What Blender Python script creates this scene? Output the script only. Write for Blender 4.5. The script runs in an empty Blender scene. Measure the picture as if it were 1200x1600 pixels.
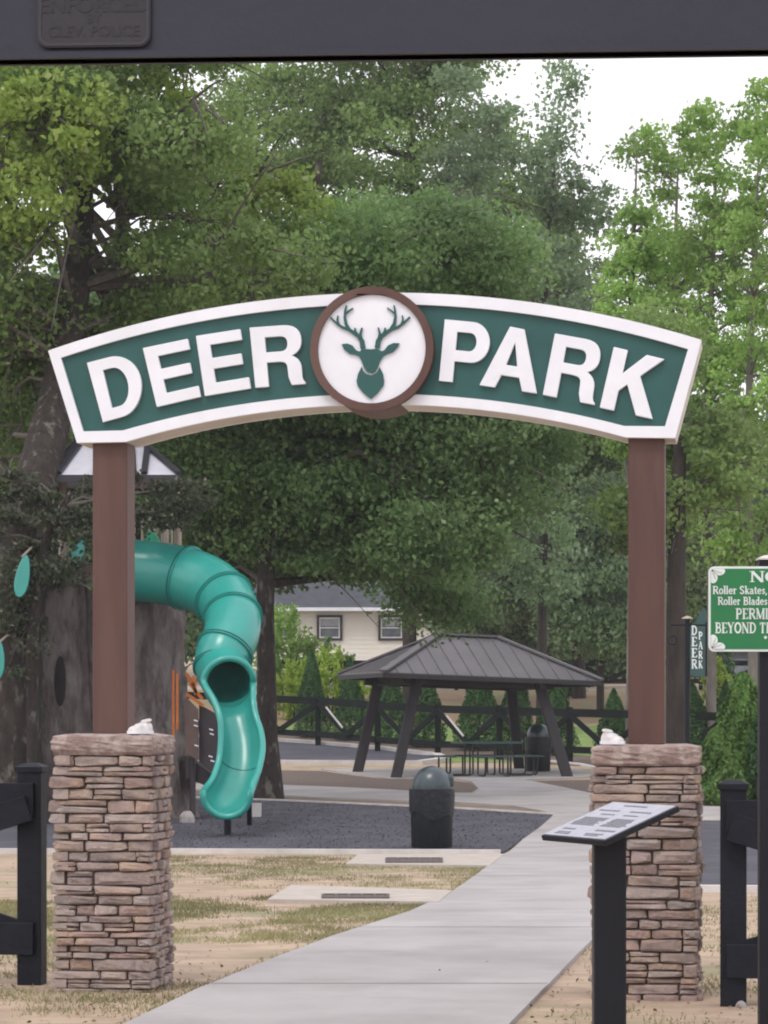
import bpy, bmesh, math, random
import numpy as np
from mathutils import Vector, Matrix
from mathutils.geometry import tessellate_polygon
random.seed(7); RNG = np.random.default_rng(7)
S = bpy.context.scene; COL = S.collection
R = math.radians

# ------------------------------------------------------------ camera, sky, sun, exposure
F = 4200.0; HOR = 1120.0; CZ = 1.54
cam_d = bpy.data.cameras.new('camera'); cam = bpy.data.objects.new('camera', cam_d); COL.objects.link(cam)
cam.location = (0, 0, CZ); cam.rotation_euler = (R(90), 0, 0)
cam_d.sensor_width = 36; cam_d.lens = F / 1600 * 36; cam_d.shift_y = (HOR - 800) / 1600
cam_d.clip_start = 0.1; cam_d.clip_end = 3000
S.camera = cam
world = bpy.data.worlds.new('World'); S.world = world; world.use_nodes = True
wn = world.node_tree; wn.nodes.clear()
SUN_EL, SUN_AZ = R(58), R(205)          # azimuth measured from +Y towards +X : behind the camera, to the left
sky = wn.nodes.new('ShaderNodeTexSky'); sky.sky_type = 'NISHITA'; sky.sun_disc = False
sky.sun_elevation = SUN_EL; sky.sun_rotation = SUN_AZ; sky.air_density = 1.0; sky.dust_density = 4.0
bw = wn.nodes.new('ShaderNodeRGBToBW'); mixw = wn.nodes.new('ShaderNodeMix'); mixw.data_type = 'RGBA'
tint = wn.nodes.new('ShaderNodeMix'); tint.data_type = 'RGBA'; tint.blend_type = 'MULTIPLY'; tint.inputs[0].default_value = 1
bg = wn.nodes.new('ShaderNodeBackground'); wo = wn.nodes.new('ShaderNodeOutputWorld')
wn.links.new(sky.outputs[0], bw.inputs[0]); tint.inputs[6].default_value = (6.6, 6.6, 6.6, 1); tint.inputs[7].default_value = (1.03, 1.0, 1.06, 1)
mixw.inputs[0].default_value = 0.9                                   # a thin cloud sheet takes most of the blue away
wn.links.new(sky.outputs[0], mixw.inputs[6]); wn.links.new(tint.outputs[2], mixw.inputs[7])
wn.links.new(mixw.outputs[2], bg.inputs[0]); bg.inputs[1].default_value = 0.15
wn.links.new(bg.outputs[0], wo.inputs[0])
sd = bpy.data.lights.new('sun', 'SUN'); sd.energy = 0.8; sd.angle = R(18); sd.color = (1, 0.96, 0.9)
sun = bpy.data.objects.new('sun', sd); COL.objects.link(sun)
sdir = Vector((math.sin(SUN_AZ) * math.cos(SUN_EL), math.cos(SUN_AZ) * math.cos(SUN_EL), math.sin(SUN_EL)))
sun.rotation_euler = sdir.to_track_quat('Z', 'Y').to_euler(); sun.location = sdir * 60
S.view_settings.view_transform = 'Standard'; S.view_settings.look = 'None'; S.view_settings.gamma = 1
S.view_settings.use_curve_mapping = False; S.view_settings.exposure = 0.52
S.cycles.filter_width = 2.0; S.cycles.max_bounces = 6; S.cycles.transparent_max_bounces = 8

# ------------------------------------------------------------ measuring helpers
GK = [(-30, .25), (0, .1), (10, 0), (13, -.02), (15, 0), (36, -.286), (41, -.17), (50, -.03), (62, .167), (73, .5),
      (85, 1.34), (98, 2.44), (102, 2.6), (110, 2.72), (125, 3.0), (160, 5), (420, 14)]
def G(y):
    for (a, za), (b, zb) in zip(GK, GK[1:]):
        if y <= b: return za + (zb - za) * (max(y, a) - a) / (b - a)
    return GK[-1][1]
def P(px, py, D): return Vector(((px - 600) / F * D, D, CZ + (HOR - py) / F * D))
def GP(px, py, near=8.0):
    """where the sight line through a photo point meets the ground"""
    D = near
    while D < 420:
        if HOR + (CZ - G(D)) * F / D <= py: break
        D += 0.05
    return Vector(((px - 600) / F * D, D, G(D)))
def GX(px, D): return Vector(((px - 600) / F * D, D, G(D)))

# ------------------------------------------------------------ object helpers
WORLD = {}
def props(o, label=None, cat=None, group=None, kind=None):
    if label: o['label'] = label
    if cat: o['category'] = cat
    if group: o['group'] = group
    if kind: o['kind'] = kind
    return o
def thing(name, loc, label, cat, group=None):
    o = bpy.data.objects.new(name, None); COL.objects.link(o); o.location = loc; o.empty_display_size = .2
    WORLD[o.name] = Vector(loc); return props(o, label, cat, group)
class MB:
    def __init__(s): s.v = []; s.f = []
    def add(s, vs, fs):
        n = len(s.v); s.v += [tuple(v) for v in vs]; s.f += [tuple(i + n for i in f) for f in fs]; return s
    def box(s, c, d, rz=0, M=None):
        c = Vector(c); hx, hy, hz = d[0] / 2, d[1] / 2, d[2] / 2
        Rm = M if M is not None else Matrix.Rotation(rz, 3, 'Z')
        vs = [c + Rm @ Vector((x * hx, y * hy, z * hz)) for x in (-1, 1) for y in (-1, 1) for z in (-1, 1)]
        return s.add(vs, [(0, 1, 3, 2), (4, 6, 7, 5), (0, 4, 5, 1), (2, 3, 7, 6), (0, 2, 6, 4), (1, 5, 7, 3)])
    def bar(s, a, b, w, h, up=(0, 0, 1)):
        a = Vector(a); b = Vector(b); d = (b - a); L = d.length; d.normalize()
        side = d.cross(Vector(up)); side.normalize(); u = side.cross(d)
        return s.box((a + b) / 2, (w, L, h), M=Matrix((side, d, u)).transposed())
    def tube(s, pts, rad, n=8, cap=True):
        pts = [Vector(p) for p in pts]; m = len(pts)
        rad = rad if hasattr(rad, '__len__') else [rad] * m
        vs = []; ref = None
        for i, p in enumerate(pts):
            t = (pts[min(i + 1, m - 1)] - pts[max(i - 1, 0)]).normalized()
            if ref is None:
                ref = t.cross(Vector((0, 1, 0)) if abs(t.y) < .9 else Vector((1, 0, 0))).normalized()
            ref = (ref - t * ref.dot(t)).normalized(); bi = t.cross(ref)
            for k in range(n):
                a = 2 * math.pi * k / n
                vs.append(p + (ref * math.cos(a) + bi * math.sin(a)) * rad[i])
        fs = [(i * n + k, i * n + (k + 1) % n, (i + 1) * n + (k + 1) % n, (i + 1) * n + k) for i in range(m - 1) for k in range(n)]
        if cap: fs += [tuple(range(n - 1, -1, -1)), tuple(range((m - 1) * n, m * n))]
        return s.add(vs, fs)
    def lathe(s, c, prof, n=24, sx=1, sy=1, rz=0):
        c = Vector(c); vs = []
        for r, z in prof:
            for k in range(n):
                a = 2 * math.pi * k / n; x, y = r * math.cos(a) * sx, r * math.sin(a) * sy
                vs.append(c + Vector((x * math.cos(rz) - y * math.sin(rz), x * math.sin(rz) + y * math.cos(rz), z)))
        m = len(prof)
        fs = [(i * n + k, i * n + (k + 1) % n, (i + 1) * n + (k + 1) % n, (i + 1) * n + k) for i in range(m - 1) for k in range(n)]
        fs += [tuple(range(n - 1, -1, -1)), tuple(range((m - 1) * n, m * n))]
        return s.add(vs, fs)
    def extr(s, loops, fn, w0, w1):
        """flat outline (with holes) given depth w0..w1; fn(u, z, w) -> world"""
        tris = tessellate_polygon([[Vector((u, z, 0)) for u, z in lp] for lp in loops])
        flat = [p for lp in loops for p in lp]; n = len(flat)
        vs = [fn(u, z, w0) for u, z in flat] + [fn(u, z, w1) for u, z in flat]
        fs = []
        def area(t):
            (a, b), (c, d), (e, f) = flat[t[0]], flat[t[1]], flat[t[2]]
            return (c - a) * (f - b) - (e - a) * (d - b)
        for t in tris:
            if abs(area(t)) < 1e-12: continue
            t = tuple(t) if area(t) > 0 else (t[0], t[2], t[1])
            fs.append(t); fs.append((t[2] + n, t[1] + n, t[0] + n))
        o = 0
        for lp in loops:
            k = len(lp); A = sum(lp[i][0] * lp[(i + 1) % k][1] - lp[(i + 1) % k][0] * lp[i][1] for i in range(k))
            outer = (o == 0); ccw = A > 0; flip = (ccw != outer)
            for i in range(k):
                a, b = o + i, o + (i + 1) % k
                fs.append((a, a + n, b + n, b) if not flip else (b, b + n, a + n, a))
            o += k
        return s.add(vs, fs)
def ob(name, mb, mat, parent=None, smooth=False, bevel=0, origin=None, weld=False):
    """one mesh object from world-space geometry, its origin at its own middle"""
    vs = mb.v
    c = Vector(origin) if origin is not None else (Vector([min(v[i] for v in vs) for i in range(3)]) + Vector([max(v[i] for v in vs) for i in range(3)])) / 2
    me = bpy.data.meshes.new(name); me.from_pydata([(v[0] - c[0], v[1] - c[1], v[2] - c[2]) for v in vs], [], mb.f); me.update()
    if mat: me.materials.append(mat)
    if smooth:
        me.polygons.foreach_set('use_smooth', [True] * len(me.polygons))
        me.set_sharp_from_angle(angle=R(38 if smooth is True else smooth))
    o = bpy.data.objects.new(name, me); COL.objects.link(o)
    if parent:
        o.parent = parent; o.location = c - WORLD[parent.name]
    else: o.location = c
    WORLD[o.name] = c
    if bevel:
        b = o.modifiers.new('bevel', 'BEVEL'); b.width = bevel; b.segments = 1; b.limit_method = 'ANGLE'; b.angle_limit = R(40)
    return o
def copy_tree(o, parent=None):
    c = o.copy(); COL.objects.link(c); c.parent = parent
    for ch in list(o.children): copy_tree(ch, c)
    return c
def npmesh(name, V, Fc, mat, parent=None, kind=None, origin=None):
    """quads from numpy arrays"""
    V = np.asarray(V, dtype=np.float32).reshape(-1, 3)
    c = np.array(origin if origin is not None else V.mean(0), dtype=np.float32)
    me = bpy.data.meshes.new(name); nf = len(Fc); k = Fc.shape[1]
    me.vertices.add(len(V)); me.vertices.foreach_set('co', (V - c).ravel())
    me.loops.add(nf * k); me.loops.foreach_set('vertex_index', Fc.astype(np.int32).ravel())
    me.polygons.add(nf); me.polygons.foreach_set('loop_start', np.arange(0, nf * k, k, dtype=np.int32))
    me.update(calc_edges=True); me.materials.append(mat)
    o = bpy.data.objects.new(name, me); COL.objects.link(o); c = Vector([float(x) for x in c])
    if parent: o.parent = parent; o.location = c - WORLD[parent.name]
    else: o.location = c
    WORLD[o.name] = c
    if kind: o['kind'] = kind
    return o

# ------------------------------------------------------------ materials
def mat(name, c1, c2=None, scale=6, rough=.7, bump=0, bscale=None, detail=6, metal=0, spec=.5, c3=None, scale3=.6,
        coat=0, stretch=(1, 1, 1), obj_rand=0, lo=.35, hi=.65, lo3=.45, hi3=.6, bdist=.02):
    m = bpy.data.materials.new(name); m.use_nodes = True; nt = m.node_tree; N = nt.nodes; L = nt.links
    b = N['Principled BSDF']; b.inputs['Roughness'].default_value = rough; b.inputs['Metallic'].default_value = metal
    b.inputs['Specular IOR Level'].default_value = spec; b.inputs['Coat Weight'].default_value = coat
    geo = N.new('ShaderNodeNewGeometry'); mp = N.new('ShaderNodeMapping'); mp.inputs['Scale'].default_value = stretch
    L.new(geo.outputs['Position'], mp.inputs[0]); src = mp.outputs[0]
    if c2 is None: c2 = tuple(x * .8 for x in c1)
    def noise(sc, d=detail):
        n = N.new('ShaderNodeTexNoise'); n.inputs['Scale'].default_value = sc; n.inputs['Detail'].default_value = d
        n.inputs['Roughness'].default_value = .6; L.new(src, n.inputs['Vector']); return n.outputs['Fac']
    def ramp(f, lo, hi):
        r = N.new('ShaderNodeMapRange'); r.inputs[1].default_value = lo; r.inputs[2].default_value = hi; L.new(f, r.inputs[0]); return r.outputs[0]
    def mix(f, a, c, blend='MIX'):
        x = N.new('ShaderNodeMix'); x.data_type = 'RGBA'; x.blend_type = blend
        (L.new(f, x.inputs[0]) if not isinstance(f, float) else setattr(x.inputs[0], 'default_value', f))
        for i, q in ((6, a), (7, c)):
            if isinstance(q, tuple): x.inputs[i].default_value = (*q, 1)
            else: L.new(q, x.inputs[i])
        return x.outputs[2]
    col = mix(ramp(noise(scale), lo, hi), c1, c2)
    if c3 is not None: col = mix(ramp(noise(scale3), lo3, hi3), col, c3)
    if obj_rand:
        oi = N.new('ShaderNodeObjectInfo'); hs = N.new('ShaderNodeHueSaturation'); L.new(col, hs.inputs['Color'])
        r = N.new('ShaderNodeMapRange'); r.inputs[3].default_value = 1 - obj_rand; r.inputs[4].default_value = 1 + obj_rand
        L.new(oi.outputs['Random'], r.inputs[0]); L.new(r.outputs[0], hs.inputs['Value'])
        m1 = N.new('ShaderNodeMath'); m1.operation = 'MULTIPLY'; m1.inputs[1].default_value = 7.31; L.new(oi.outputs['Random'], m1.inputs[0])
        m2 = N.new('ShaderNodeMath'); m2.operation = 'FRACT'; L.new(m1.outputs[0], m2.inputs[0])
        r2 = N.new('ShaderNodeMapRange'); r2.inputs[3].default_value = .65; r2.inputs[4].default_value = 1.2
        L.new(m2.outputs[0], r2.inputs[0]); L.new(r2.outputs[0], hs.inputs['Saturation']); col = hs.outputs[0]
    L.new(col, b.inputs['Base Color'])
    if bump:
        bp = N.new('ShaderNodeBump'); bp.inputs['Strength'].default_value = bump; bp.inputs['Distance'].default_value = bdist
        L.new(noise(bscale or scale * 3), bp.inputs['Height']); L.new(bp.outputs[0], b.inputs['Normal'])
    return m
def leafmat(name, c1, c2, c3=None, trans=.5, rough=.6):
    m = bpy.data.materials.new(name); m.use_nodes = True; nt = m.node_tree; N = nt.nodes; L = nt.links
    b = N['Principled BSDF']; b.inputs['Roughness'].default_value = rough; b.inputs['Specular IOR Level'].default_value = .35
    g = N.new('ShaderNodeNewGeometry'); r = N.new('ShaderNodeValToRGB'); L.new(g.outputs['Random Per Island'], r.inputs[0])
    r.color_ramp.elements[0].color = (*c1, 1); r.color_ramp.elements[1].color = (*c2, 1)
    if c3: e = r.color_ramp.elements.new(.93); e.color = (*c2, 1); r.color_ramp.elements[-1].color = (*c3, 1)
    n = N.new('ShaderNodeTexNoise'); n.inputs['Scale'].default_value = .35; L.new(g.outputs['Position'], n.inputs['Vector'])
    mr = N.new('ShaderNodeMapRange'); mr.inputs[1].default_value = .3; mr.inputs[2].default_value = .7; mr.inputs[3].default_value = .65; mr.inputs[4].default_value = 1.35
    L.new(n.outputs[0], mr.inputs[0])
    hs = N.new('ShaderNodeHueSaturation'); L.new(r.outputs[0], hs.inputs['Color']); L.new(mr.outputs[0], hs.inputs['Value'])
    L.new(hs.outputs[0], b.inputs['Base Color'])
    t = N.new('ShaderNodeBsdfTranslucent'); L.new(hs.outputs[0], t.inputs[0]); mx = N.new('ShaderNodeMixShader'); mx.inputs[0].default_value = trans
    L.new(b.outputs[0], mx.inputs[1]); L.new(t.outputs[0], mx.inputs[2]); L.new(mx.outputs[0], N['Material Output'].inputs[0])
    return m
M = {}
M['white'] = mat('white_paint', (.8, .81, .86), (.74, .75, .8), 4, .45, .05, c3=(.7, .7, .72), scale3=2.2, lo3=.5, hi3=.75)
M['cream'] = mat('cream_edge', (.62, .58, .52), (.5, .47, .42), 3, .6, .05)
M['green'] = mat('sign_green', (.014, .088, .08), (.011, .074, .068), 5, .5, .08, 60)
M['brown'] = mat('brown_paint', (.1, .046, .035), (.076, .034, .027), 7, .6, .12, 30, stretch=(1, 1, .12), c3=(.115, .06, .048), scale3=3)
M['stone'] = mat('ledge_stone', (.33, .25, .228), (.225, .17, .153), 9, .9, 1, 45, c3=(.35, .26, .205), scale3=6, obj_rand=.2, bdist=.012)
M['cap'] = mat('cap_stone', (.31, .225, .2), (.2, .14, .125), 7, .9, 1, 30, c3=(.38, .31, .28), scale3=11, bdist=.015)
M['mortar'] = mat('dark_mortar', (.12, .095, .085), None, 20, .95, .5, 60)
M['black'] = mat('black_fence_paint', (.011, .013, .02), (.007, .008, .013), 8, .55, .25, 25, spec=.2, stretch=(1, 1, 1))
M['blackfar'] = mat('weathered_black_paint', (.01, .014, .013), (.006, .008, .008), 4, .7, .1, spec=.15)
M['post_black'] = mat('black_powder_coat', (.009, .01, .015), None, 6, .5, .05, spec=.25)
M['panel'] = mat('plaque_face', (.34, .34, .39), (.28, .28, .33), 20, .25)
M['panel_ink'] = mat('plaque_ink', (.05, .05, .06), (.14, .14, .16), 60, .35)
M['rsign'] = mat('traffic_green', (.008, .17, .045), (.01, .15, .05), 3, .35)
M['white_lt'] = mat('reflective_white', (.72, .78, .76), None, 3, .4)
M['sign_dk'] = mat('hanging_sign_green', (.035, .09, .085), (.025, .06, .06), 4, .6)
M['path'] = mat('concrete_path', (.39, .368, .362), (.31, .29, .285), .8, .85, .25, 40, c3=(.26, .24, .23), scale3=.7, lo3=.5, hi3=.75, bdist=.004)
M['kerb'] = mat('kerb_concrete', (.6, .57, .55), (.48, .45, .43), 3, .85, .2, 40)
M['mulch'] = mat('rubber_mulch', (.062, .06, .077), (.046, .044, .057), 30, .85, .6, 45, c3=(.075, .073, .092), scale3=1.2, bdist=.03)
M['dirt'] = mat('bare_dirt', (.25, .185, .145), (.17, .13, .105), 7, .95, .6, 30, c3=(.14, .125, .085), scale3=1.4)
M['bark_bed'] = mat('bark_bed', (.16, .118, .094), (.1, .076, .062), 14, .95, .8, 40)
M['bank'] = mat('straw_bank', (.33, .2, .125), (.24, .16, .1), 5, .95, .5, 20, c3=(.22, .2, .09), scale3=.35)
M['lawn'] = mat('mown_lawn', (.19, .27, .07), (.13, .2, .05), 3, .9, .5, 30)
M['road'] = mat('asphalt', (.2, .195, .195), (.16, .155, .155), 4, .9, .2)
M['bark'] = mat('tree_bark', (.05, .038, .031), (.024, .019, .016), 9, .95, 1, 22, c3=(.15, .14, .12), scale3=7, stretch=(1, 1, .4), lo3=.55, hi3=.65, bdist=.05)
M['bark2'] = mat('brown_bark', (.055, .042, .035), (.028, .022, .019), 8, .95, 1, 20, stretch=(1, 1, .2), bdist=.05)
M['barkpale'] = mat('pale_bark', (.2, .185, .16), (.11, .1, .085), 6, .9, .5, 20, stretch=(1, 1, .3))
M['faux'] = mat('moulded_bark', (.15, .12, .112), (.07, .055, .052), 6, .85, 1, 14, c3=(.21, .18, .172), scale3=2.5, stretch=(1.3, 1.3, .5), bdist=.06)
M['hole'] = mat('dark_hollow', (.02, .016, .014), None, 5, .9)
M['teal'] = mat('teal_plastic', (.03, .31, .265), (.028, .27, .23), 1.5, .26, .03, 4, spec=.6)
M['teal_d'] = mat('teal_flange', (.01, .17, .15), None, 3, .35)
M['leafgreen'] = mat('green_plastic', (.03, .3, .17), (.02, .24, .14), 4, .35)
M['orange'] = mat('orange_powder_coat', (.6, .17, .015), (.45, .12, .01), 8, .4)
M['beige'] = mat('beige_metal', (.34, .28, .23), None, 5, .4)
M['panelbrown'] = mat('brown_plastic_panel', (.13, .085, .07), (.1, .065, .055), 4, .5)
M['paneldark'] = mat('dark_plastic_panel', (.045, .035, .04), None, 4, .5)
M['roofwhite'] = mat('pale_roof_panel', (.62, .62, .68), (.5, .5, .56), 2, .45)
M['roofrib'] = mat('dark_roof_rib', (.03, .03, .038), None, 3, .5)
M['roofmetal'] = mat('grey_standing_seam', (.115, .106, .116), (.095, .09, .098), 1.5, .5, .04)
M['timber'] = mat('dark_timber', (.034, .03, .033), (.022, .02, .023), 6, .75, .4, 14, stretch=(1, 1, .2))
M['tabletop'] = mat('dark_green_table', (.03, .075, .07), None, 4, .4)
M['tubeblack'] = mat('black_tube_steel', (.03, .03, .03), None, 3, .35, metal=.3)
M['bin'] = mat('dark_green_bin', (.006, .008, .01), (.009, .012, .014), 5, .5, .1, 10, spec=.2)
M['dome'] = mat('bin_dome', (.012, .028, .034), (.03, .052, .062), 7, .3, .05, spec=.7)
M['bag'] = mat('black_bin_bag', (.007, .009, .012), (.012, .015, .02), 9, .4, .8, 14, spec=.3)
M['siding'] = mat('cream_siding', (.84, .81, .74), (.8, .77, .7), 1, .7)
M['shingle'] = mat('grey_shingle', (.07, .075, .09), (.045, .05, .06), 3, .9, .3)
M['trimdark'] = mat('dark_trim', (.05, .04, .038), None, 3, .6)
M['glass'] = mat('window_glass', (.2, .22, .25), (.12, .13, .15), 2, .12, spec=.8)
M['curtain'] = mat('window_blind', (.42, .43, .46), None, 4, .8)
M['wallgrey'] = mat('grey_wall', (.17, .175, .185), (.14, .145, .155), 2, .8)
M['beam'] = mat('dark_steel_beam', (.014, .015, .03), (.011, .012, .024), 3, .5, .08, 20)
M['plate'] = mat('grey_notice_plate', (.022, .0195, .026), None, 6, .6)
M['plate_rim'] = mat('notice_plate_rim', (.03, .027, .034), None, 6, .5)
M['plate_ink'] = mat('notice_ink', (.013, .011, .016), None, 6, .5)
M['shoe'] = mat('white_shoe', (.72, .7, .68), (.5, .47, .45), 30, .6, .3, 80)
M['iron'] = mat('drain_iron', (.12, .1, .09), (.07, .06, .055), 20, .8, .3)
M['slab'] = mat('drain_slab', (.46, .41, .36), (.38, .34, .3), 4, .9, .3, 40)
M['rock'] = mat('pale_rock', (.38, .35, .33), (.25, .23, .22), 10, .9, .7, 25)
M['twig'] = mat('grey_twigs', (.15, .13, .115), (.09, .078, .068), 9, .9)
M['leaf_a'] = leafmat('oak_leaves', (.16, .25, .075), (.24, .35, .11), (.36, .44, .22))
M['leaf_m'] = leafmat('grey_brown_leaves', (.055, .07, .04), (.09, .105, .065), (.24, .23, .19))
M['leaf_y'] = leafmat('yellow_green_leaves', (.2, .3, .06), (.3, .4, .09), (.42, .48, .22))
M['leaf_d'] = leafmat('dark_maple_leaves', (.125, .225, .08), (.21, .33, .115), (.34, .44, .24))
M['leaf_l'] = leafmat('light_green_leaves', (.21, .36, .08), (.3, .46, .12), (.4, .52, .22))
M['leaf_b'] = leafmat('grey_green_leaves', (.17, .26, .13), (.25, .34, .19), (.38, .45, .32))
M['thuja'] = leafmat('arborvitae_sprays', (.03, .085, .022), (.055, .135, .035), None, .15)
M['thuja_l'] = leafmat('light_cedar_sprays', (.07, .17, .035), (.15, .27, .055), None, .2)
M['lime'] = leafmat('lime_leaves', (.24, .36, .04), (.34, .46, .06), (.42, .5, .14))
M['blade'] = leafmat('grass_blades', (.3, .26, .13), (.18, .21, .085), (.42, .35, .2), .3)
M['litter'] = leafmat('dead_leaves', (.12, .07, .035), (.22, .14, .07), (.35, .27, .18), .1)
def ground_mat():
    m = mat('ground_soil_grass', (.43, .33, .235), (.29, .21, .15), 3.5, .95, .7, 35, c3=(.2, .2, .1), scale3=.7, lo3=.52, hi3=.66, bdist=.01, stretch=(.6, 1, 1))
    return m
M['ground'] = ground_mat()

# ------------------------------------------------------------ ground and everything flush with it
ys = sorted(set([k for k, _ in GK]))
def ground_sheet():
    mb = MB(); xs = [-300, -120, -40, -12, -4, 0, 4, 12, 40, 120, 300]
    rows = [y for y in ys if y <= 420]
    for y in rows:
        for x in xs: mb.v.append((x, y, G(y)))
    n = len(xs)
    for j in range(len(rows) - 1):
        for i in range(n - 1): mb.f.append((j * n + i, j * n + i + 1, (j + 1) * n + i + 1, (j + 1) * n + i))
    return mb
gr = ob('ground', ground_sheet(), M['ground'], origin=(0, 0, 0)); gr['kind'] = 'structure'
def patch(name, pts, material, lift, thick=0.0, kind='structure', parent=None):
    """sheet draped on the terrain, outline given as world points; thick adds real sides"""
    bm = bmesh.new(); vs = [bm.verts.new((p[0], p[1], 0)) for p in pts]; f = bm.faces.new(vs)
    if f.normal.z < 0 or f.calc_area() and (f.normal_update() or f.normal.z < 0): f.normal_flip()
    bmesh.ops.triangulate(bm, faces=bm.faces[:])
    for y in ys:
        bmesh.ops.bisect_plane(bm, geom=bm.verts[:] + bm.edges[:] + bm.faces[:], plane_co=(0, y, 0), plane_no=(0, 1, 0))
    for v in bm.verts: v.co.z = G(v.co.y) + lift
    if thick:
        be = [e for e in bm.edges if len(e.link_faces) == 1]
        r = bmesh.ops.extrude_edge_only(bm, edges=be)
        for v in [g for g in r['geom'] if isinstance(g, bmesh.types.BMVert)]: v.co.z -= thick
    bm.normal_update()
    mb = MB(); bm.verts.index_update(); mb.add([v.co.copy() for v in bm.verts], [tuple(v.index for v in f.verts) for f in bm.faces]); bm.free()
    o = ob(name, mb, material, parent)
    if kind: o['kind'] = kind
    return o
def GPs(l): return [GP(*p) for p in l]
def kerb(pts, w=.12, h=.07, name='kerb'):
    """a low concrete edging that follows world points"""
    mb = MB(); pts = [Vector(p) for p in pts]; dense = []
    for a, b in zip(pts, pts[1:]):
        n = max(1, int((b - a).length / 1.0))
        dense += [a.lerp(b, i / n) for i in range(n)]
    dense.append(pts[-1]); vs = []
    for i, p in enumerate(dense):
        t = dense[min(i + 1, len(dense) - 1)] - dense[max(i - 1, 0)]; t.z = 0; t.normalize(); sd_ = Vector((-t.y, t.x, 0)) * w / 2
        z = G(p.y)
        vs += [(p.x - sd_.x, p.y - sd_.y, z - .06), (p.x - sd_.x, p.y - sd_.y, z + h), (p.x + sd_.x, p.y + sd_.y, z + h), (p.x + sd_.x, p.y + sd_.y, z - .06)]
    n = len(dense)
    fs = [(i * 4 + k, i * 4 + (k + 1) % 4, (i + 1) * 4 + (k + 1) % 4, (i + 1) * 4 + k) for i in range(n - 1) for k in range(4)]
    fs += [(3, 2, 1, 0), ((n - 1) * 4, (n - 1) * 4 + 1, (n - 1) * 4 + 2, (n - 1) * 4 + 3)]
    mb.add(vs, fs); o = ob(name, mb, M['kerb']); o['kind'] = 'structure'; return o

# play surface (left), its edging, the bed behind it
mul = [GP(-260, 1333), GP(275, 1333), GP(785, 1335), GP(815, 1316), GP(840, 1298), GP(860, 1280), GP(864, 1276), GP(700, 1266), GP(435, 1254), GP(290, 1249), GP(-300, 1244)]
patch('play_surface', mul, M['mulch'], .03)
kerb([GP(-260, 1334), GP(275, 1334), GP(782, 1336)])
kerb([GP(864, 1275), GP(700, 1265), GP(435, 1253), GP(290, 1248), GP(-300, 1243)], w=.1, h=.05)
patch('bark_bed', [GP(-300, 1242), GP(290, 1247), GP(435, 1251.5), GP(700, 1263), GP(856, 1270), GP(800, 1262), GP(700, 1256), GP(500, 1250), GP(430, 1245), GP(300, 1236), GP(-300, 1228)], M['dirt'], .012)
# second play surface beyond, and strips
patch('play_surface', [GP(200, 1196), GP(425, 1192), GP(560, 1194), GP(660, 1194), GP(690, 1190), GP(672, 1181), GP(600, 1174), GP(500, 1165), GP(430, 1160), GP(200, 1148)], M['mulch'], .03)
kerb([GP(200, 1196), GP(425, 1194), GP(560, 1195), GP(655, 1195), GP(695, 1190), GP(680, 1182), GP(600, 1172.5), GP(500, 1164), GP(430, 1159), GP(200, 1147)], w=.26, h=.11)
patch('bark_bed', [GP(300, 1234), GP(430, 1226), GP(560, 1232), GP(735, 1240), GP(745, 1232), GP(735, 1224), GP(690, 1219), GP(590, 1217), GP(500, 1205), GP(300, 1203)], M['bark_bed'], .012)
patch('bark_bed', [GP(830, 1221), GP(870, 1229), GP(940, 1244), GP(1300, 1262), GP(1300, 1230), GP(940, 1219)], M['bark_bed'], .012)
patch('bark_bed', [GP(200, 1145), GP(430, 1157), GP(600, 1170), GP(700, 1181), GP(830, 1192), GP(1000, 1204), GP(1250, 1218), GP(1250, 1200), GP(1000, 1186), GP(830, 1176), GP(600, 1156), GP(430, 1145), GP(200, 1132)], M['bark_bed'], .012)
kerb([GP(850, 1190), GP(905, 1196), GP(935, 1203), GP(1000, 1212), GP(1200, 1232)], w=.12, h=.06)
# main path: comes from the lower left, narrows past the play surface and runs on to the pavilion
main = [GP(60, 1660, 6), GP(195, 1608), GP(330, 1544), GP(430, 1503), GP(520, 1468), GP(640, 1429), GP(700, 1402), GP(742, 1372), GP(788, 1337), GP(818, 1314), GP(843, 1296), GP(862, 1279),
        GP(866, 1274), GP(840, 1268), GP(800, 1261), GP(700, 1254.5), GP(500, 1249), GP(432, 1244), GP(300, 1235), GP(-300, 1226), GP(-300, 1219), GP(300, 1226), GP(435, 1228), GP(560, 1233), GP(700, 1241), GP(740, 1241),
        GP(748, 1234), GP(737, 1223), GP(700, 1216), GP(612, 1218), GP(575, 1214), GP(502, 1203.5), GP(620, 1203), GP(900, 1203), GP(960, 1214), GP(820, 1220), GP(880, 1232), GP(940, 1245), GP(1100, 1262), GP(1300, 1268), GP(1300, 1283),
        GP(1105, 1281), GP(1000, 1279), GP(985, 1300), GP(985, 1350), GP(970, 1400), GP(940, 1460), GP(900, 1500), GP(855, 1548), GP(800, 1604), GP(745, 1660, 6)]
patch('path', main, M['path'], .03, .05)
# expansion joints cut the slab into bays
jm = MB()
for (a, b) in (((560, 1455), (945, 1455)), ((330, 1546), (856, 1546)), ((742, 1373), (978, 1373)), ((800, 1328), (984, 1322)), ((862, 1280), (1000, 1281))):
    p, q = GP(*a), GP(*b); p.z += .0335; q.z += .0335; t = Vector((0, .006, 0)) * (1 + .03 * p.y)
    jm.add([p - t, q - t, q + t, p + t], [(0, 1, 2, 3)])
M['joint'] = mat('path_joint_line', (.15, .135, .13), None, 9, .9)
jo = ob('path_joint', jm, M['joint']); jo['kind'] = 'structure'
# play surface on the right
patch('play_surface', [GP(1040, 1392), GP(1330, 1394), GP(1330, 1286), GP(1020, 1284), GP(1015, 1320)], M['mulch'], .03)
kerb([GP(1035, 1394), GP(1330, 1396)]); kerb([GP(1020, 1283), GP(1330, 1285)], w=.1)
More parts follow.
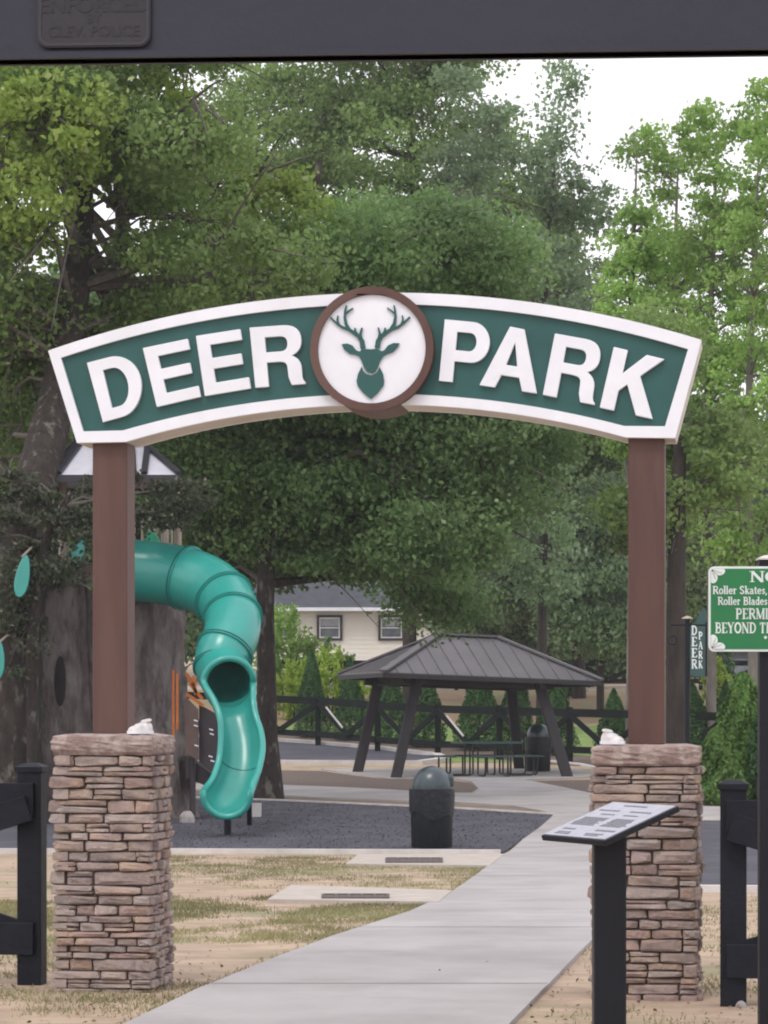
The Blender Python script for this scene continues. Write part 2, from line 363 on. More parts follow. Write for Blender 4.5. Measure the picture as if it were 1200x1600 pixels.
# lawn strip, straw bank, road
patch('lawn', [Vector((-60, 71.5, 0)), Vector((60, 66, 0)), Vector((60, 86, 0)), Vector((10.5, 86, 0)), Vector((6, 83.5, 0)), Vector((-60, 92, 0))], M['lawn'], .008)
patch('straw_bank', [Vector((-3, 84.2, 0)), Vector((5, 84.2, 0)), Vector((10.5, 86.4, 0)), Vector((60, 86.4, 0)), Vector((60, 100, 0)), Vector((-60, 100, 0)), Vector((-60, 93, 0))], M['bank'], .012)
patch('road', [Vector((-90, 101.5, 0)), Vector((90, 101.5, 0)), Vector((90, 107.5, 0)), Vector((-90, 107.5, 0))], M['road'], .01)
kerb([Vector((-90, 101.3, 0)), Vector((90, 101.3, 0))], w=.2, h=.13)

# ------------------------------------------------------------ archway frame of reference
PL = Vector((-1.544, 15.15, 0)); PR = Vector((1.436, 14.75, 0)); AO = (PL + PR) / 2
U = (PR - PL).normalized(); Wd = Vector((-U.y, U.x, 0)); AYAW = math.atan2(U.y, U.x)
def A(u, z, w): return AO + U * u + Wd * w + Vector((0, 0, z))
def ap(px, py, w=0.0):
    d = Vector(((px - 600) / F, 1, (HOR - py) / F)); o = Vector((0, 0, CZ)); n = Wd
    t = ((AO + Wd * w) - o).dot(n) / d.dot(n); p = o + d * t
    return ((p - AO).dot(U), p.z)
def arc3(a, b, c, n):
    ax, ay = a; bx, by = b; cx, cy = c
    d = 2 * (ax * (by - cy) + bx * (cy - ay) + cx * (ay - by))
    ux = ((ax * ax + ay * ay) * (by - cy) + (bx * bx + by * by) * (cy - ay) + (cx * cx + cy * cy) * (ay - by)) / d
    uy = ((ax * ax + ay * ay) * (cx - bx) + (bx * bx + by * by) * (ax - cx) + (cx * cx + cy * cy) * (bx - ax)) / d
    r = math.hypot(ax - ux, ay - uy); a0 = math.atan2(ay - uy, ax - ux); a1 = math.atan2(cy - uy, cx - ux)
    return [(ux + r * math.cos(a0 + (a1 - a0) * i / n), uy + r * math.sin(a0 + (a1 - a0) * i / n)) for i in range(n + 1)]

# ------------------------------------------------------------ stone pillars
def stone_mesh(seed, wedge):
    r = random.Random(seed); bm = bmesh.new(); N_ = 12; rings = []
    # outline in the x-z plane of a unit stone; y is depth, front at y = -0.5
    out = []
    for k in range(N_):
        a = 2 * math.pi * (k + .5) / N_; c, s_ = math.cos(a), math.sin(a); e = .2
        x = .5 * math.copysign(abs(c) ** e, c); z = .5 * math.copysign(abs(s_) ** e, s_)
        if wedge and x > 0: z *= 1 - .35 * (x / .5) ** 2
        out.append((x * r.uniform(.93, 1.01), z * r.uniform(.88, 1.04)))
    for (y, sc) in ((.5, 1.0), (-.22, 1.0), (-.42, .975)):
        rings.append([bm.verts.new((x * sc + (0 if y > 0 else r.uniform(-.012, .012)), y + r.uniform(-.06, .06) * (y < 0), z * (sc if y > -.3 else sc * .93))) for x, z in out])
    for a, b in zip(rings, rings[1:]):
        for k in range(N_): bm.faces.new((a[k], b[k], b[(k + 1) % N_], a[(k + 1) % N_]))
    inner = [bm.verts.new((x * .7, -.5 - r.uniform(-.06, .1), z * .55 + r.uniform(-.08, .08))) for x, z in out[::3]]
    last = rings[-1]
    for k in range(4):
        a = inner[k]; b = inner[(k + 1) % 4]
        i = k * 3
        for j in range(3):
            v0, v1 = last[(i + j) % N_], last[(i + j + 1) % N_]
            bm.faces.new((v0, a if j < 2 else a, v1)) if j < 2 else bm.faces.new((v0, a, b, v1))
    bm.faces.new(inner[::-1]); bmesh.ops.recalc_face_normals(bm, faces=bm.faces[:])
    me = bpy.data.meshes.new('stone'); bm.to_mesh(me); bm.free(); me.materials.append(M['stone']); return me
STONES = [stone_mesh(s, s % 3 == 0) for s in range(16)]
CHUNKS = [stone_mesh(100 + s, False) for s in range(6)]
def pillar(u0, wc, ztop, zbot, half, label, seed):
    r = random.Random(seed); base = A(u0, zbot, wc)
    t = thing('stone_pillar', base, label, 'pillar', 'stone pillars of the entrance arch'); t.rotation_euler = (0, 0, 0)
    core = MB().box(A(u0, (zbot + ztop - .1) / 2 - .1, wc), (2 * half - .05, 2 * half - .05, ztop - .1 - zbot + .2), AYAW)
    ob('mortar_core', core, M['mortar'], t)
    # cap stone : a rough-faced slab
    bm = bmesh.new(); bmesh.ops.create_cube(bm, size=1); bmesh.ops.subdivide_edges(bm, edges=bm.edges[:], cuts=7, use_grid_fill=True)
    ch = half + .012; hh = .118
    for v in bm.verts:
        x, y, z = v.co
        edge = max(abs(x), abs(y)) * 2
        k = 1 + (.045 * (1 - (2 * z) ** 2) if edge > .95 else 0)
        j = r.uniform(-.006, .006) if edge > .95 and abs(z) < .45 else r.uniform(-.004, .004)
        if abs(z) > .45 and edge > .95: k *= .972; 
        v.co = Vector((x * 2 * ch * k + j, y * 2 * ch * k + j, z * hh - (.01 if (edge > .95 and z > .45) else 0) + r.uniform(-.003, .003)))
    cm = MB(); bm.verts.index_update(); rot = Matrix.Rotation(AYAW, 3, 'Z'); cc = A(u0, ztop - hh / 2, wc)
    cm.add([cc + rot @ v.co for v in bm.verts], [tuple(v.index for v in f.verts) for f in bm.faces]); bm.free()
    ob('cap_stone', cm, M['cap'], t)
    body_top = ztop - hh - .002; z = body_top; course = []
    while z > zbot + .01:
        h = r.choice([.036, .045, .05, .055, .062, .07, .078]); h = min(h, z - zbot + .02); course.append((z - h, h)); z -= h
    count = [0]; extra = MB()
    def put(face, a0, a1, z0, h, flush):
        # face 0 front(-w) 1 right(+u) 2 back 3 left ; a along the face
        L = a1 - a0; am = (a0 + a1) / 2; dep = .09; prot = r.uniform(-.006, .024) + (r.uniform(0, .022) if face in (1, 3) else 0) if flush is None else flush
        off = half + prot - dep / 2 + .004
        loc = {0: A(u0 + am, z0 + h / 2, wc - off), 1: A(u0 + off, z0 + h / 2, wc + am),
               2: A(u0 - am, z0 + h / 2, wc + off), 3: A(u0 - off, z0 + h / 2, wc - am)}[face]
        rz = AYAW + {0: 0, 1: math.pi / 2, 2: math.pi, 3: -math.pi / 2}[face]
        me = r.choice(STONES if L > .085 else CHUNKS)
        if face == 2 or count[0] >= 292:
            Mx = Matrix.Rotation(rz, 3, 'Z'); vs = [loc + Mx @ Vector((v.co.x * (L - .003), v.co.y * dep, v.co.z * (h - .002))) for v in me.vertices]
            extra.add(vs, [tuple(p.vertices) for p in me.polygons]); return
        o = bpy.data.objects.new('stone', me); COL.objects.link(o); o.parent = t; o.location = loc - base
        flipx = r.choice((1, -1))
        o.rotation_euler = (0, r.uniform(-.02, .02), rz); o.scale = (L - .003, dep, h - .002)
        if flipx < 0: o.rotation_euler = (math.pi, r.uniform(-.02, .02), rz + math.pi); o.rotation_euler = (0, r.uniform(-.02, .02), rz)
        count[0] += 1
    for ci, (z0, h) in enumerate(course):
        for face in (0, 1, 3, 2):
            side = face in (1, 3)
            inset = -half if (ci + (face in (1, 3))) % 2 == 0 else -half + r.uniform(.05, .09)
            a = inset + r.uniform(-.015, .005)
            end = half + r.uniform(-.005, .018)
            while a < end - .02:
                L = r.uniform(.05, .15) if face == 1 else r.uniform(.1, .31)
                if face == 3: L = r.uniform(.1, .25)
                if end - (a + L) < .05: L = end - a
                if h > .048 and r.random() < .34 and face in (0, 1):
                    f = r.uniform(.4, .6); pr = r.uniform(0, .02)
                    put(face, a, a + L, z0, h * f, pr); put(face, a, a + L, z0 + h * f, h * (1 - f), r.uniform(-.006, .016))
                else: put(face, a, a + L, z0, h, None)
                a += L
    if extra.v:
        e = ob('stone', extra, M['stone'], t); e['kind'] = 'stuff'
    return t
uL, _ = ap(171.5, 900, .05); uR, _ = ap(1010, 900, .05)
ZL, ZR = 1.444, 1.389
pillar(uL, .15, ZL, -.02, .268, 'left stacked-stone pillar, beside the black fence post at the left edge', 3)
pillar(uR, .15, ZR, -.07, .272, 'right stacked-stone pillar, partly hidden by the slanted information plaque', 11)

# ------------------------------------------------------------ the arched sign on its two posts
arch = thing('entrance_arch', A(0, 1.4, .15), 'white framed arched green DEER PARK sign with deer medallion on two brown posts', 'entrance sign')
for uu, zz in ((uL, ZL), (uR, ZR)):
    top = ap(600, 689)[1]
    ob('post', MB().box(A(uu, (zz - .002 + top + .02) / 2, .15), (.2, .2, top + .02 - zz + .002), AYAW), M['brown'], arch, bevel=.006)
outer = arc3(ap(75, 548), ap(578, 457.5), ap(1096, 531), 40) + [ap(1055, 684.5)] + arc3(ap(978, 683.5), ap(577, 632), ap(196, 690.5), 30) + [ap(120, 692)]
outer = outer[::-1]
inner = arc3(ap(95, 559), ap(578, 475.5), ap(1075, 545.5), 40) + [ap(1039, 666)] + arc3(ap(975, 665.5), ap(577, 615.5), ap(192, 672.5), 30) + [ap(130, 674)]
inner = inner[::-1]
ob('sign_frame', MB().extr([outer, inner], lambda u, z, w: A(u, z, w), 0, .034), M['white'], arch, bevel=.004)
ob('sign_box', MB().extr([outer], lambda u, z, w: A(u, z, w), .036, .30), M['cream'], arch)
ob('sign_panel', MB().extr([[(u * .9995, z) for u, z in inner]], lambda u, z, w: A(u, z, w), .024, .035), M['green'], arch)
ob('rear_frame', MB().extr([outer, inner], lambda u, z, w: A(u, z, w), .302, .33), M['white'], arch)
# bold letters drawn in a unit square
def bez(*p, n=7):
    out = []
    for i in range(n + 1):
        t = i / n; q = [Vector(x) for x in p]
        while len(q) > 1: q = [a.lerp(b, t) for a, b in zip(q, q[1:])]
        out.append((q[0].x, q[0].y))
    return out
def arcp(cx, cy, rx, ry, a0, a1, n=12): return [(cx + rx * math.cos(R(a0 + (a1 - a0) * i / n)), cy + ry * math.sin(R(a0 + (a1 - a0) * i / n))) for i in range(n + 1)]
GL = {
 'E': [[(0, 0), (1, 0), (1, .19), (.28, .19), (.28, .42), (.92, .42), (.92, .6), (.28, .6), (.28, .82), (.98, .82), (.98, 1), (0, 1)]],
 'D': [[(0, 0), (.45, 0)] + arcp(.45, .5, .55, .5, -90, 90, 20) + [(0, 1)], [(.27, .18)] + [(.27, .82)] + arcp(.45, .5, .27, .32, 90, -90, 14)],
 'P': [[(0, 0), (.29, 0), (.29, .34), (.6, .34)] + arcp(.62, .67, .38, .33, -90, 90, 16) + [(0, 1)], [(.29, .52), (.29, .82)] + arcp(.58, .67, .14, .15, 90, -90, 10)],
 'A': [[(0, 0), (.27, 0), (.35, .21), (.66, .21), (.74, 0), (1, 0), (.64, 1), (.37, 1)], [(.405, .385), (.505, .76), (.6, .385)]],
 'R': [[(0, 0), (.27, 0), (.27, .4), (.5, .4)] + bez((.5, .4), (.66, .4), (.66, .3), n=5)[1:] + [(.67, .13), (.72, 0), (1, 0), (1, .03)] + bez((1, .03), (.93, .06), (.94, .2), n=3)[1:] + bez((.94, .24), (.95, .42), (.76, .49), n=5)
       + bez((.76, .49), (.96, .55), (.96, .73), n=5)[1:] + bez((.96, .73), (.96, 1), (.62, 1), n=6)[1:] + [(0, 1)],
       [(.27, .57), (.27, .82), (.55, .82)] + bez((.55, .82), (.69, .82), (.69, .7), n=4)[1:] + bez((.69, .7), (.69, .57), (.55, .57), n=4)[1:]],
 'K': [[(0, 0), (.27, 0), (.27, .33), (.4, .46), (.68, 0), (1, 0), (.6, .64), (.97, 1), (.63, 1), (.27, .62), (.27, 1), (0, 1)]],
}
LET = [('D', (136, 567), (161, 659.5), (228, 641), (213, 547)), ('E', (223, 544), (245, 636), (314, 620), (295, 529)),
       ('E', (306, 525), (320, 619), (392, 607), (377, 514)), ('R', (390, 512), (399, 606), (478, 600), (473, 506)),
       ('P', (695, 499), (686, 595), (759, 602), (768, 506)), ('A', (766, 504), (749, 602), (839, 615), (850, 521)),
       ('R', (867, 521), (848, 617), (929, 633), (945, 535)), ('K', (959, 542), (937, 637), (1020, 655), (1041, 562))]
for ch, tl, bl, br, tr in LET:
    q = [ap(*x) for x in (bl, br, tr, tl)]
    def mp(x, y): return tuple(q[0][i] * (1 - x) * (1 - y) + q[1][i] * x * (1 - y) + q[2][i] * x * y + q[3][i] * (1 - x) * y for i in (0, 1))
    ob('letter', MB().extr([[mp(x, y) for x, y in lp] for lp in GL[ch]], lambda u, z, w: A(u, z, w), -.004, .0236), M['white'], arch, bevel=.003)
# medallion
cu, cz_ = ap(580.5, 545, -.05); ro = .3455
circ = lambda r, n=56: [(cu + r * math.cos(2 * math.pi * i / n), cz_ + r * math.sin(2 * math.pi * i / n)) for i in range(n)]
med = ob('medallion_rim', MB().extr([circ(ro), circ(.302)], lambda u, z, w: A(u, z, w), -.055, -.022), M['brown'], arch, smooth=30, bevel=.006)
ob('medallion_drum', MB().extr([circ(ro)], lambda u, z, w: A(u, z, w), -.0205, .36), M['brown'], arch, smooth=30)
ob('medallion_disc', MB().extr([circ(.3015)], lambda u, z, w: A(u, z, w), -.036, -.021), M['white'], arch)
def dp(x, y): return ap(480 + x / 6, 440 + y / 6, -.04)
head = [(540, 632), (600, 636), (655, 630), (700, 655), (725, 645), (760, 600), (810, 577), (866, 580), (845, 620), (800, 665), (750, 680), (715, 700), (685, 745), (668, 790), (640, 845), (600, 862), (560, 845), (530, 800), (515, 750), (490, 705),
        (450, 685), (400, 678), (350, 640), (325, 588), (380, 582), (425, 600), (460, 645), (497, 660), (510, 634)]
neck = [(512, 800), (525, 838), (555, 868), (600, 880), (645, 862), (668, 835), (680, 803), (712, 865), (722, 930), (715, 975), (660, 1048), (597, 1103), (530, 1048), (478, 985), (464, 935), (478, 870)]
deer_parts = []
for nm, pg in (('deer_head', head), ('deer_neck', neck)):
    ob(nm, MB().extr([[dp(*p) for p in pg]], lambda u, z, w: A(u, z, w), -.05, -.0365), M['green'], arch)
def strip(mb, pts, ws, w0):
    """tapered flat branch"""
    L_, R_ = [], []
    for i, (x, y) in enumerate(pts):
        a = pts[max(i - 1, 0)]; b = pts[min(i + 1, len(pts) - 1)]; dx, dy = b[0] - a[0], b[1] - a[1]; l = math.hypot(dx, dy)
        wv = ws[0] + (ws[1] - ws[0]) * i / (len(pts) - 1)
        L_.append(dp(x - dy / l * wv, y + dx / l * wv)); R_.append(dp(x + dy / l * wv, y - dx / l * wv))
    n = len(pts)
    vs = [A(*p, w0) for p in L_ + R_] + [A(*p, -.0365) for p in L_ + R_]
    fs = []
    for i in range(n - 1):
        fs += [(i, i + 1, n + i + 1, n + i), (2 * n + i, 3 * n + i, 3 * n + i + 1, 2 * n + i + 1), (i, 2 * n + i, 2 * n + i + 1, i + 1), (n + i, n + i + 1, 3 * n + i + 1, 3 * n + i)]
    fs += [(0, n, 3 * n, 2 * n), (n - 1, 3 * n - 1, 4 * n - 1, 2 * n - 1)]
    mb.add(vs, fs)
for sx in (0, 1):
    f_ = (lambda p: p) if sx == 0 else (lambda p: (1182 - p[0], p[1] - 2))
    am = MB()
    for i, (pts, ws) in enumerate((([(524, 625), (515, 560), (485, 515), (440, 482), (390, 450), (330, 430), (280, 395), (245, 362), (218, 333)], (24, 6)),
                    ([(395, 452), (365, 400), (354, 340), (356, 280), (368, 225)], (17, 6)), ([(362, 300), (395, 275), (430, 250)], (9, 5)),
                    ([(300, 410), (283, 365), (290, 320)], (11, 5)), ([(462, 490), (452, 465), (450, 436)], (14, 6)), ([(505, 535), (500, 490), (515, 434)], (15, 6)))):
        strip(am, [f_(p) for p in pts], ws, -.050 - .0006 * i)
    ob('antler', am, M['green'], arch)

# ------------------------------------------------------------ shoes left on the pillar caps
def shoe(loc, rz, sc, label):
    t = thing('baby_shoe', loc, label, 'shoe', 'small shoes left on the pillars')
    M3 = Matrix.Rotation(rz, 3, 'Z')
    sec = [(-.065, .010, .018), (-.06, .022, .05), (-.045, .028, .062), (-.02, .029, .058), (0, .029, .05), (.02, .031, .045), (.04, .034, .04), (.058, .030, .032), (.068, .016, .022)]
    vs = []; n = 12
    for x, hw, h in sec:
        for k in range(n):
            a = math.pi * 2 * k / n; c, s_ = math.cos(a), math.sin(a)
            y = hw * math.copysign(abs(c) ** .7, c); z = .012 + (h - .012) * (max(0, s_) ** .8)
            vs.append(Vector(loc) + M3 @ (Vector((x, y, z + .001)) * sc))
    fs = [(i * n + k, i * n + (k + 1) % n, (i + 1) * n + (k + 1) % n, (i + 1) * n + k) for i in range(len(sec) - 1) for k in range(n)]
    fs += [tuple(range(n)), tuple(range(len(sec) * n - 1, len(sec) * n - n - 1, -1))]
    ob('upper', MB().add(vs, fs), M['shoe'], t, smooth=60)
    so = [(x * 1.06, hw * 1.12) for x, hw, h in sec]
    lp = [(x, y) for x, y in so] + [(x, -y) for x, y in so[::-1]]
    ob('sole', MB().extr([lp], lambda u, v, w: Vector(loc) + M3 @ (Vector((u, v, w)) * sc), .0, .0155), M['white'], t)
    ob('collar', MB().tube([Vector(loc) + M3 @ (Vector((-.035 + .024 * math.cos(a), .02 * math.sin(a), .063 - .006 * math.cos(a))) * sc) for a in [2 * math.pi * i / 10 for i in range(11)]], .006 * sc, 6), M['shoe'], t)
    lc = MB()
    for x in (-.004, .01, .024): lc.bar(Vector(loc) + M3 @ (Vector((x, -.016, .052 - .25 * (x + .004))) * sc), Vector(loc) + M3 @ (Vector((x, .016, .052 - .25 * (x + .004))) * sc), .005 * sc, .004 * sc)
    ob('laces', lc, M['white'], t)
su, _ = ap(231, 1140, .15); shoe(A(su, ZL, -.03), AYAW + R(-125), 1.15, 'small scuffed white shoe sitting on the left pillar cap, right of the brown post')
su, _ = ap(958.5, 1160, .15); shoe(A(su, ZR, -.02), AYAW + R(-50), 1.15, 'small pale shoe sitting on the right pillar cap, left of the brown post')

# ------------------------------------------------------------ near black board fences
def near_fence(px, D, d_out, ztop, rails, label, ends):
    p0 = GX(px, D); t = thing('board_fence', p0, label, 'fence', 'black board fences beside the arch')
    yaw = AYAW; ux = Vector((math.cos(yaw), math.sin(yaw), 0)) * d_out; back = Vector((-math.sin(yaw), math.cos(yaw), 0))
    (t0, t1), (b0, b1), dg = rails
    for k in range(3):
        q = p0 + ux * 2.4 * k; zt = ztop
        ob('post', MB().box((q.x, q.y, (zt - .05 + G(q.y) - .2) / 2), (.14, .14, zt - .05 - G(q.y) + .2), yaw), M['black'], t, bevel=.004)
        c = MB(); cs = [(.082, -.052), (.082, -.022), (.035, 0)]
        vs = [Vector((q.x, q.y, zt)) + Matrix.Rotation(yaw, 3, 'Z') @ Vector((sx * s, sy * s, z)) for s, z in cs for sx, sy in ((-1, -1), (1, -1), (1, 1), (-1, 1))]
        fs = [(i * 4 + k2, i * 4 + (k2 + 1) % 4, (i + 1) * 4 + (k2 + 1) % 4, (i + 1) * 4 + k2) for i in range(2) for k2 in range(4)] + [(3, 2, 1, 0), (8, 9, 10, 11)]
        ob('post_cap', c.add(vs, fs), M['black'], t)
    for k in range(2):
        a = p0 + ux * (2.4 * k - (.035 if k == 0 else 0)) - back * .09; b = p0 + ux * (2.4 * (k + 1)) - back * .09
        for z0, z1 in ((t0, t1), (b0, b1)):
            zc = (z0 + z1) / 2
            ob('rail', MB().bar((a.x, a.y, zc), (b.x, b.y, zc), .034, z1 - z0), M['black'], t, bevel=.003)
        aa = a + ux * .02 - back * .036; bb = b - ux * .02 - back * .036
        m = ((aa + bb) / 2)
        ob('brace', MB().bar((aa.x, aa.y, dg), (bb.x, bb.y, b0 + .1), .03, .15), M['black'], t, bevel=.003)
        ob('brace', MB().bar((aa.x, aa.y, b0 + .1) + Vector((0, 0, 0)) if False else (aa.x + back.x * .036, aa.y + back.y * .036 * 0 + back.y * .071, b0 + .1), (bb.x, bb.y + .071, dg), .03, .15), M['black'], t, bevel=.003)
z15 = lambda row, D: CZ + (HOR - row) * D / F
near_fence(50, 15.55, -1, z15(1192, 15.55), ((z15(1275, 15.5), z15(1223, 15.5)), (z15(1491, 15.5), z15(1441, 15.5)), z15(1262, 15.45)), 'black board fence running off the left edge beside the left stone pillar', 0)
near_fence(1146, 14.4, 1, z15(1218, 14.4), ((z15(1300, 14.35), z15(1250, 14.35)), (z15(1527, 14.35), z15(1475, 14.35)), z15(1292, 14.3)), 'black board fence running off the right edge behind the green rules sign', 0)

# ------------------------------------------------------------ slanted information plaque
NL = Vector((.706, 12.1, 1.007)); e1 = Vector((.25, -.45, -.004)); e2 = Vector((.342, .19, .144)); nn = e1.cross(e2).normalized()
pc = NL + (e1 + e2) / 2
pq = thing('plaque_stand', (pc.x, pc.y, G(pc.y)), 'grey slanted information plaque on a square black post in front of the right pillar', 'information plaque')
ob('post', MB().box((pc.x, pc.y, (G(12) - .2 + pc.z - .035) / 2), (.142, .142, pc.z - .035 - G(12) + .2)), M['post_black'], pq, bevel=.006)
def pl(u, v, w=0): return NL + e1 * u + e2 * v + nn * w
ob('tray', MB().extr([[(0, 0), (1, 0), (1, 1), (0, 1)]], lambda u, v, w: pl(u, v, w), -.001, -.026), M['post_black'], pq, bevel=.002)
ob('panel', MB().extr([[(.02, .02), (.98, .02), (.98, .98), (.02, .98)]], lambda u, v, w: pl(u, v, w), .004, -.0005), M['panel'], pq)
ink = MB(); rr = random.Random(5)
def inkline(u0, u1, v0, v1): ink.extr([[(u0, v0), (u1, v0), (u1, v1), (u0, v1)]], lambda u, v, w: pl(u, v, w), .0052, .0042)
for (u0, u1, v0, v1, n) in ((.12, .42, .06, .14, 2), (.58, .88, .06, .14, 2), (.1, .36, .18, .24, 1), (.6, .92, .19, .25, 1), (.07, .47, .32, .55, 7), (.55, .93, .32, .55, 7), (.2, .45, .62, .66, 1), (.56, .8, .62, .66, 1), (.08, .4, .72, .77, 1), (.55, .92, .72, .77, 1), (.3, .7, .87, .92, 1)):
    for i in range(n):
        h = (v1 - v0) / n; inkline(u0 + rr.uniform(0, .03), u1 - rr.uniform(0, .08), v0 + h * (i + .2), v0 + h * (i + .75))
ob('print', ink, M['panel_ink'], pq)

# ------------------------------------------------------------ serif lettering from strokes
def ar(cx, cy, rx, ry, a0, a1, n=8): return arcp(cx, cy, rx, ry, a0, a1, n)
B_, T_ = .075, .035
SER = {
 'N': (.8, [([(.14, 0), (.14, 1)], T_), ([(.14, 1), (.66, 0)], B_), ([(.66, 0), (.66, 1)], T_)], [(.14, 0), (.12, 1), (.66, 1)]),
 'O': (.8, [(ar(.4, .5, .3, .47, 0, 360, 18), B_)], []),
 'R': (.76, [([(.18, 0), (.18, 1)], B_), ([(.18, .97), (.4, .97)] + ar(.4, .74, .2, .23, 90, -90, 8) + [(.18, .51)], .055), ([(.38, .5), (.66, .02)], B_)], [(.18, 0), (.13, 1), (.7, 0)]),
 'S': (.62, [(ar(.31, .74, .2, .23, 20, 180, 8) + [(.12, .68)] + [(.31, .5), (.5, .33)] + ar(.31, .26, .21, .23, 0, -160, 8), B_ * .85)], []),
 'B': (.7, [([(.18, 0), (.18, 1)], B_), ([(.18, .97), (.36, .97)] + ar(.36, .755, .18, .215, 90, -90, 8) + [(.18, .54)], .055), ([(.36, .52)] + ar(.38, .27, .22, .25, 90, -90, 8) + [(.18, .02)], .06)], [(.13, 0), (.13, 1)]),
 'P': (.68, [([(.18, 0), (.18, 1)], B_), ([(.18, .97), (.38, .97)] + ar(.38, .72, .2, .25, 90, -90, 8) + [(.18, .47)], .06)], [(.18, 0), (.13, 1)]),
 'E': (.64, [([(.18, 0), (.18, 1)], B_), ([(.18, .97), (.56, .97), (.56, .82)], T_), ([(.18, .03), (.58, .03), (.58, .2)], T_), ([(.18, .51), (.46, .51)], T_)], [(.13, 0), (.13, 1)]),
 'M': (.94, [([(.14, 0), (.14, 1)], T_), ([(.14, 1), (.46, .05)], B_), ([(.46, .05), (.78, 1)], T_), ([(.78, 0), (.78, 1)], B_)], [(.14, 0), (.12, 1), (.8, 1), (.78, 0)]),
 'I': (.34, [([(.17, 0), (.17, 1)], B_)], [(.17, 0), (.17, 1)]),
 'Y': (.72, [([(.1, 1), (.36, .48)], B_), ([(.62, 1), (.36, .48)], T_), ([(.36, .5), (.36, 0)], B_)], [(.12, 1), (.62, 1), (.36, 0)]),
 'D': (.78, [([(.18, 0), (.18, 1)], B_), ([(.18, .97), (.34, .97)] + ar(.34, .5, .32, .47, 90, -90, 12) + [(.18, .03)], .06)], [(.13, 0), (.13, 1)]),
 'T': (.68, [([(.34, 0), (.34, 1)], B_), ([(.08, .78), (.08, .97), (.6, .97), (.6, .78)], T_)], [(.34, 0)]),
 'H': (.8, [([(.18, 0), (.18, 1)], B_), ([(.62, 0), (.62, 1)], B_), ([(.18, .52), (.62, .52)], T_)], [(.18, 0), (.18, 1), (.62, 0), (.62, 1)]),
 'A': (.74, [([(.1, 0), (.37, 1)], T_), ([(.37, 1), (.64, 0)], B_), ([(.2, .33), (.54, .33)], T_)], [(.1, 0), (.64, 0)]),
 'K': (.74, [([(.18, 0), (.18, 1)], B_), ([(.18, .4), (.58, 1)], T_), ([(.32, .6), (.64, 0)], B_)], [(.18, 0), (.18, 1), (.6, 1), (.66, 0)]),
 'o': (.56, [(ar(.28, .33, .2, .31, 0, 360, 14), .06)], []),
 'l': (.3, [([(.15, 0), (.15, 1.02)], .07)], [(.15, 0), (.1, 1.02)]),
 'e': (.54, [([(.1, .36), (.45, .36)] + ar(.28, .33, .19, .31, 10, 320, 12), .055)], []),
 'r': (.44, [([(.16, 0), (.16, .66)], .07), ([(.16, .45), (.26, .6), (.4, .6)], .055)], [(.16, 0), (.1, .66)]),
 'k': (.58, [([(.16, 0), (.16, 1.02)], .07), ([(.16, .25), (.44, .64)], T_), ([(.27, .38), (.5, 0)], .065)], [(.16, 0), (.1, 1.02), (.46, .64), (.52, 0)]),
 'a': (.54, [([(.12, .55), (.24, .64), (.38, .55), (.38, .06), (.5, .02)], .06), (ar(.24, .19, .15, .17, 70, 330, 10), .05)], []),
 't': (.38, [([(.18, .88), (.18, .1), (.32, .04)], .065), ([(.04, .64), (.34, .64)], T_)], []),
 's': (.44, [([(.37, .54), (.22, .63), (.1, .5), (.22, .36), (.36, .2), (.24, .03), (.07, .1)], .055)], []),
 'd': (.58, [([(.44, 0), (.44, 1.02)], .07), (ar(.27, .33, .17, .31, 0, 360, 12), .05)], [(.46, 0), (.38, 1.02)]),
 'b': (.58, [([(.15, 0), (.15, 1.02)], .07), (ar(.31, .33, .17, .31, 0, 360, 12), .05)], [(.1, 1.02)]),
 ',': (.26, [([(.13, .08), (.08, -.18)], .06)], []), ' ': (.34, [], []),
}
def serif_line(mb, txt, x0, y0, h, wscale, fn, w0, w1, bold=1.0):
    x = x0; k = 0
    for chh in txt:
        wd, st, se = SER[chh]
        for pts, lw in st:
            lw *= bold
            for a, b in zip(pts, pts[1:]):
                dx, dy = b[0] - a[0], b[1] - a[1]; l = math.hypot(dx, dy) or 1; nx, ny = -dy / l * lw, dx / l * lw; ex, ey = dx / l * lw * .4, dy / l * lw * .4
                quad = [(a[0] - nx - ex, a[1] - ny - ey), (b[0] - nx + ex, b[1] - ny + ey), (b[0] + nx + ex, b[1] + ny + ey), (a[0] + nx - ex, a[1] + ny - ey)]
                mb.extr([[(x + q[0] * h * wscale, y0 + q[1] * h) for q in quad]], fn, w0 - .00012 * (k % 7), w1); k += 1
        for sx, sy in se:
            mb.extr([[(x + (sx - .13) * h * wscale, y0 + (sy - .03) * h), (x + (sx + .13) * h * wscale, y0 + (sy - .03) * h), (x + (sx + .13) * h * wscale, y0 + (sy + .03) * h), (x + (sx - .13) * h * wscale, y0 + (sy + .03) * h)]], fn, w0 - .0009, w1)
        x += wd * h * wscale
    return x
def swidth(txt): return sum(SER[c][0] for c in txt)

